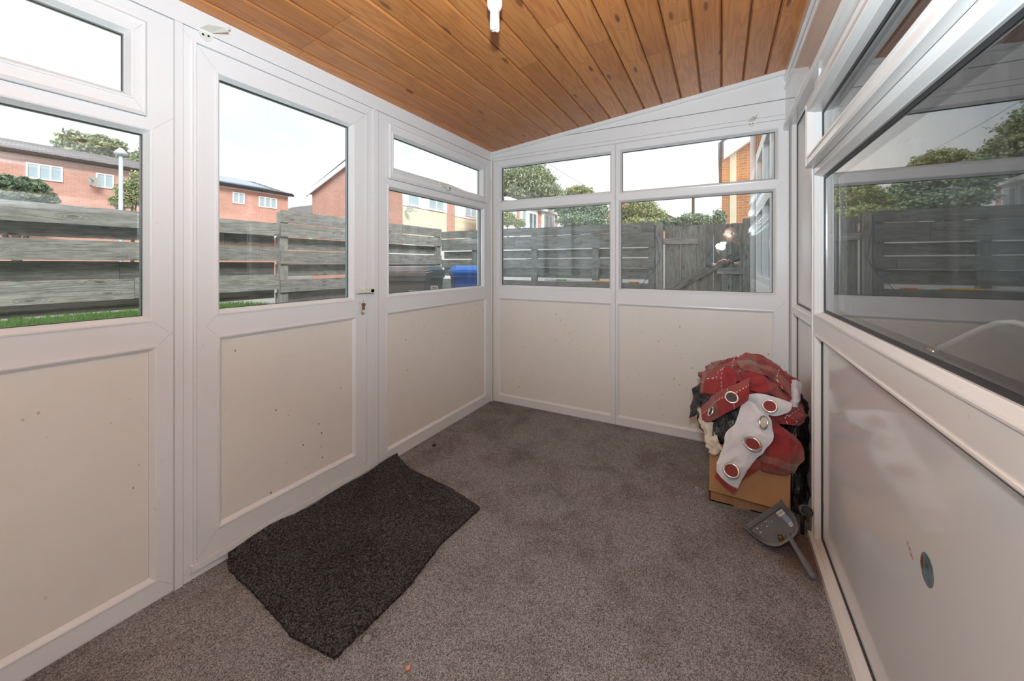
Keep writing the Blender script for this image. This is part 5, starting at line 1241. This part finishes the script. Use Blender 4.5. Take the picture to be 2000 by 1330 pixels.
# head with brow, nose, chin and ears
mb = MB(); nU, nV = 40, 32; G = []
for j in range(nV+1):
    ph = PI*j/nV; row = []
    for i in range(nU):
        th_ = 2*PI*i/nU; d = Vector((math.sin(ph)*math.sin(th_), math.sin(ph)*math.cos(th_), math.cos(ph)))
        x_, y_, z_ = d.x*.075, d.y*.095, d.z*.115
        if z_ < 0: x_ *= 1-.30*(-z_/.115); y_ *= 1-.08*(-z_/.115)
        if d.y > .3:
            y_ += .026*math.exp(-((x_/.013)**2))*math.exp(-(((z_+.018)/.022)**2))     # nose
            y_ += .006*math.exp(-(((z_-.030)/.010)**2))*math.exp(-((x_/.045)**2))       # brow
            y_ -= .010*math.exp(-(((z_-.010)/.012)**2))*(math.exp(-(((x_-.030)/.014)**2))+math.exp(-(((x_+.030)/.014)**2)))  # eye sockets
            y_ += .006*math.exp(-(((z_+.055)/.008)**2))*math.exp(-((x_/.024)**2))       # lips
            y_ += .010*math.exp(-(((z_+.092)/.018)**2))*math.exp(-((x_/.025)**2))       # chin
        y_ += 0; 
        if abs(d.x) > .93: x_ += math.copysign(.014, x_)*math.exp(-((z_/.024)**2))
        row.append(Vector((hx+x_, hy-.02+y_, hz+z_)))
    G.append(row)
for j in range(nV):
    for i in range(nU): mb.face([G[j][i], G[j][(i+1) % nU], G[j+1][(i+1) % nU], G[j+1][i]], 0, smooth=True)
put(mb, 'head', 'skin', person)
mb = MB()
for j in range(nV):
    for i in range(nU):
        c_ = G[j][i]; back_ = (c_.y-(hy-.02)); lim = hz+.055+(.6*back_ if back_ > 0 else back_*1.1)
        if c_.z > lim and j > 0 or (j == 0):
            q = [G[j][i], G[j][(i+1) % nU], G[j+1][(i+1) % nU], G[j+1][i]]; cc = Vector((hx, hy-.02, hz)); mb.face([cc+(p_-cc)*1.09 for p_ in q], 0, smooth=True)
put(mb, 'hair', 'hair', person)
mb = MB()
for s_ in (-1, 1):
    mb.tube([(hx+s_*.031+.022*math.cos(a), hy+.088, hz+.010+.016*math.sin(a)) for a in [2*PI*k/16 for k in range(16)]], .0018, 6, closed=True)
    mb.tube([(hx+s_*.053, hy+.088, hz+.012), (hx+s_*.080, hy+.03, hz+.012), (hx+s_*.082, hy-.03, hz+.006)], .0018, 6)
mb.tube([(hx-.010, hy+.09, hz+.012), (hx+.010, hy+.09, hz+.012)], .0018, 6); put(mb, 'glasses', 'screw_dark', person)
for s_, nm in ((-1, 'eye'), (1, 'eye')):
    mb = MB(); c_ = Vector((hx+s_*.030, hy+.066, hz+.010)); mb.tube([c_+Vector((0, -.006, 0)), c_, c_+Vector((0, .004, 0))], [.012, .011, .005], 14); put(mb, nm, 'sticker', person)
# hands closing round the camera body
def hand(root, wr, dirv, palm_n, side):
    wr = Vector(wr); d = Vector(dirv).normalized(); n_ = Vector(palm_n).normalized(); s_ = d.cross(n_).normalized()*side
    P_ = {'w': wr, 'p': wr+d*.045, 'q': wr+d*.075}; R_ = {'w': .026, 'p': .030, 'q': .026}; E2 = [('w', 'p'), ('p', 'q')]
    for k, (off, ln) in enumerate(((-.026, .9), (-.009, 1.0), (.009, .95), (.026, .78))):
        a = wr+d*.078+s_*off; b = a+d*.030*ln+n_*.008; c_ = b+d*.014*ln+n_*.022*ln; e = c_-d*.004+n_*.016
        P_.update({f'a{k}': a, f'b{k}': b, f'c{k}': c_, f'e{k}': e}); R_.update({f'a{k}': .010, f'b{k}': .0095, f'c{k}': .0088, f'e{k}': .0075}); E2 += [('q', f'a{k}'), (f'a{k}', f'b{k}'), (f'b{k}', f'c{k}'), (f'c{k}', f'e{k}')]
    t1 = wr+d*.030-s_*.030; t2 = t1+d*.030-s_*.016+n_*.012; t3 = t2+d*.022+n_*.014
    P_.update({'t1': t1, 't2': t2, 't3': t3}); R_.update({'t1': .013, 't2': .011, 't3': .009}); E2 += [('p', 't1'), ('t1', 't2'), ('t2', 't3')]
    return skinned('hand', list(P_), E2, 'skin', root, 1, 'w', P_, R_, 1)
hand(person, (-.045, -.095, 1.095), (.45, .35, .2), (.5, .0, .9), 1); hand(person, (.125, -.09, 1.115), (-.55, .40, .15), (-.6, .1, .8), -1)
# camera with flashgun: sits behind the viewpoint
cam_o = thing('photo_camera', 'black camera with a lit flashgun mirrored in the back window', 'camera', (.05, -.10, 1.06))
Rc = Matrix.Translation((0, 0, H)) @ Matrix.Rotation(TH, 4, 'Z')
def K(x, y, z): return tuple(Rc @ Vector((x, y, z)))
mb = MB(); mb.box((-.070, -.125, -.055), (.070, -.065, .045), 0, K); mb.box((-.030, -.120, .045), (.030, -.070, .068), 0, K); put(mb, 'camera_body', 'black_plastic', cam_o)
mb = MB(); mb.tube([K(0, -.065, 0), K(0, -.022, 0), K(0, -.020, 0)], [.034, .036, .033], 24); put(mb, 'lens', 'black_plastic', cam_o)
mb = MB(); mb.box((-.022, -.115, .068), (.022, -.080, .185), 0, K); mb.box((-.036, -.125, .180), (.036, -.045, .232), 0, K); fh = put(mb, 'flashgun', 'black_plastic', cam_o)
mb = MB(); mb.tube([K(0, -.045, .206), K(0, -.020, .206), K(0, -.008, .206), K(0, -.002, .206)], [.030, .036, .030, .016], 20); fl_ = put(mb, 'flash_diffuser', 'flash_face', cam_o)

# ================================================================ LIGHT
# bounced flashgun: the head throws most of its light up at the pine ceiling
def area(name, loc, target, size, power, col, spread=180):
    l = bpy.data.lights.new(name, 'AREA'); l.shape = 'SQUARE'; l.size = size; l.energy = power; l.color = col; l.spread = math.radians(spread)
    o = bpy.data.objects.new(name, l); COL.objects.link(o); o.location = loc
    o.rotation_euler = (Vector(target)-Vector(loc)).to_track_quat('-Z', 'Y').to_euler(); return o
area('flash_light', K(0, -.05, .255), (-.05, .42, 2.10), .06, 41, (.74, .90, 1))
pl = bpy.data.lights.new('flash_dome', 'POINT'); pl.energy = 15; pl.shadow_soft_size = .035; pl.color = (.84, .95, 1)
po = bpy.data.objects.new('flash_dome', pl); COL.objects.link(po); po.location = K(0, .05, .215)
sun = bpy.data.lights.new('sun', 'SUN'); sun.energy = 2.9; sun.angle = math.radians(25); sun.color = (1, .97, .92)
so = bpy.data.objects.new('sun', sun); COL.objects.link(so); so.rotation_euler = Vector((-.70, .42, -.60)).to_track_quat('-Z', 'Y').to_euler(); so.location = (5, -5, 9)
w = bpy.data.worlds.new('sky'); S.world = w; w.use_nodes = True; nt = w.node_tree; bg = nt.nodes['Background']
tc = nt.nodes.new('ShaderNodeTexCoord'); mp = nt.nodes.new('ShaderNodeMapping'); mp.inputs['Scale'].default_value = (1, 1, 3.2); nt.links.new(tc.outputs['Generated'], mp.inputs[0])
nz = nt.nodes.new('ShaderNodeTexNoise'); nz.inputs['Scale'].default_value = 1.7; nz.inputs['Detail'].default_value = 6; nz.inputs['Distortion'].default_value = .5; nt.links.new(mp.outputs[0], nz.inputs['Vector'])
cr = nt.nodes.new('ShaderNodeValToRGB'); cr.color_ramp.elements[0].position = .34; cr.color_ramp.elements[0].color = (.74, .86, 1.0, 1); cr.color_ramp.elements[1].position = .60; cr.color_ramp.elements[1].color = (1.0, 1.0, 1.0, 1)
nt.links.new(nz.outputs['Fac'], cr.inputs[0]); nt.links.new(cr.outputs[0], bg.inputs[0]); bg.inputs[1].default_value = .94

# ================================================================ CAMERA AND VIEW
cd = bpy.data.cameras.new('camera'); cd.sensor_width = 36; cd.lens = F/2000*36; cd.shift_y = -(665-HY)/2000; cd.clip_start = .01; cd.clip_end = 500
co = bpy.data.objects.new('camera', cd); COL.objects.link(co); co.location = (0, 0, H); co.rotation_euler = (PI/2, 0, TH); S.camera = co
vs_ = S.view_settings; S.display_settings.display_device = 'sRGB'; vs_.view_transform = 'Standard'; vs_.look = 'None'; vs_.exposure = .55; vs_.gamma = 1; vs_.use_curve_mapping = False
S.cycles.max_bounces = 14; S.cycles.transparent_max_bounces = 24; S.cycles.glossy_bounces = 6; S.cycles.diffuse_bounces = 6
S.cycles.sample_clamp_indirect = 8
S.cycles.caustics_reflective = False
bpy.context.view_layer.update()
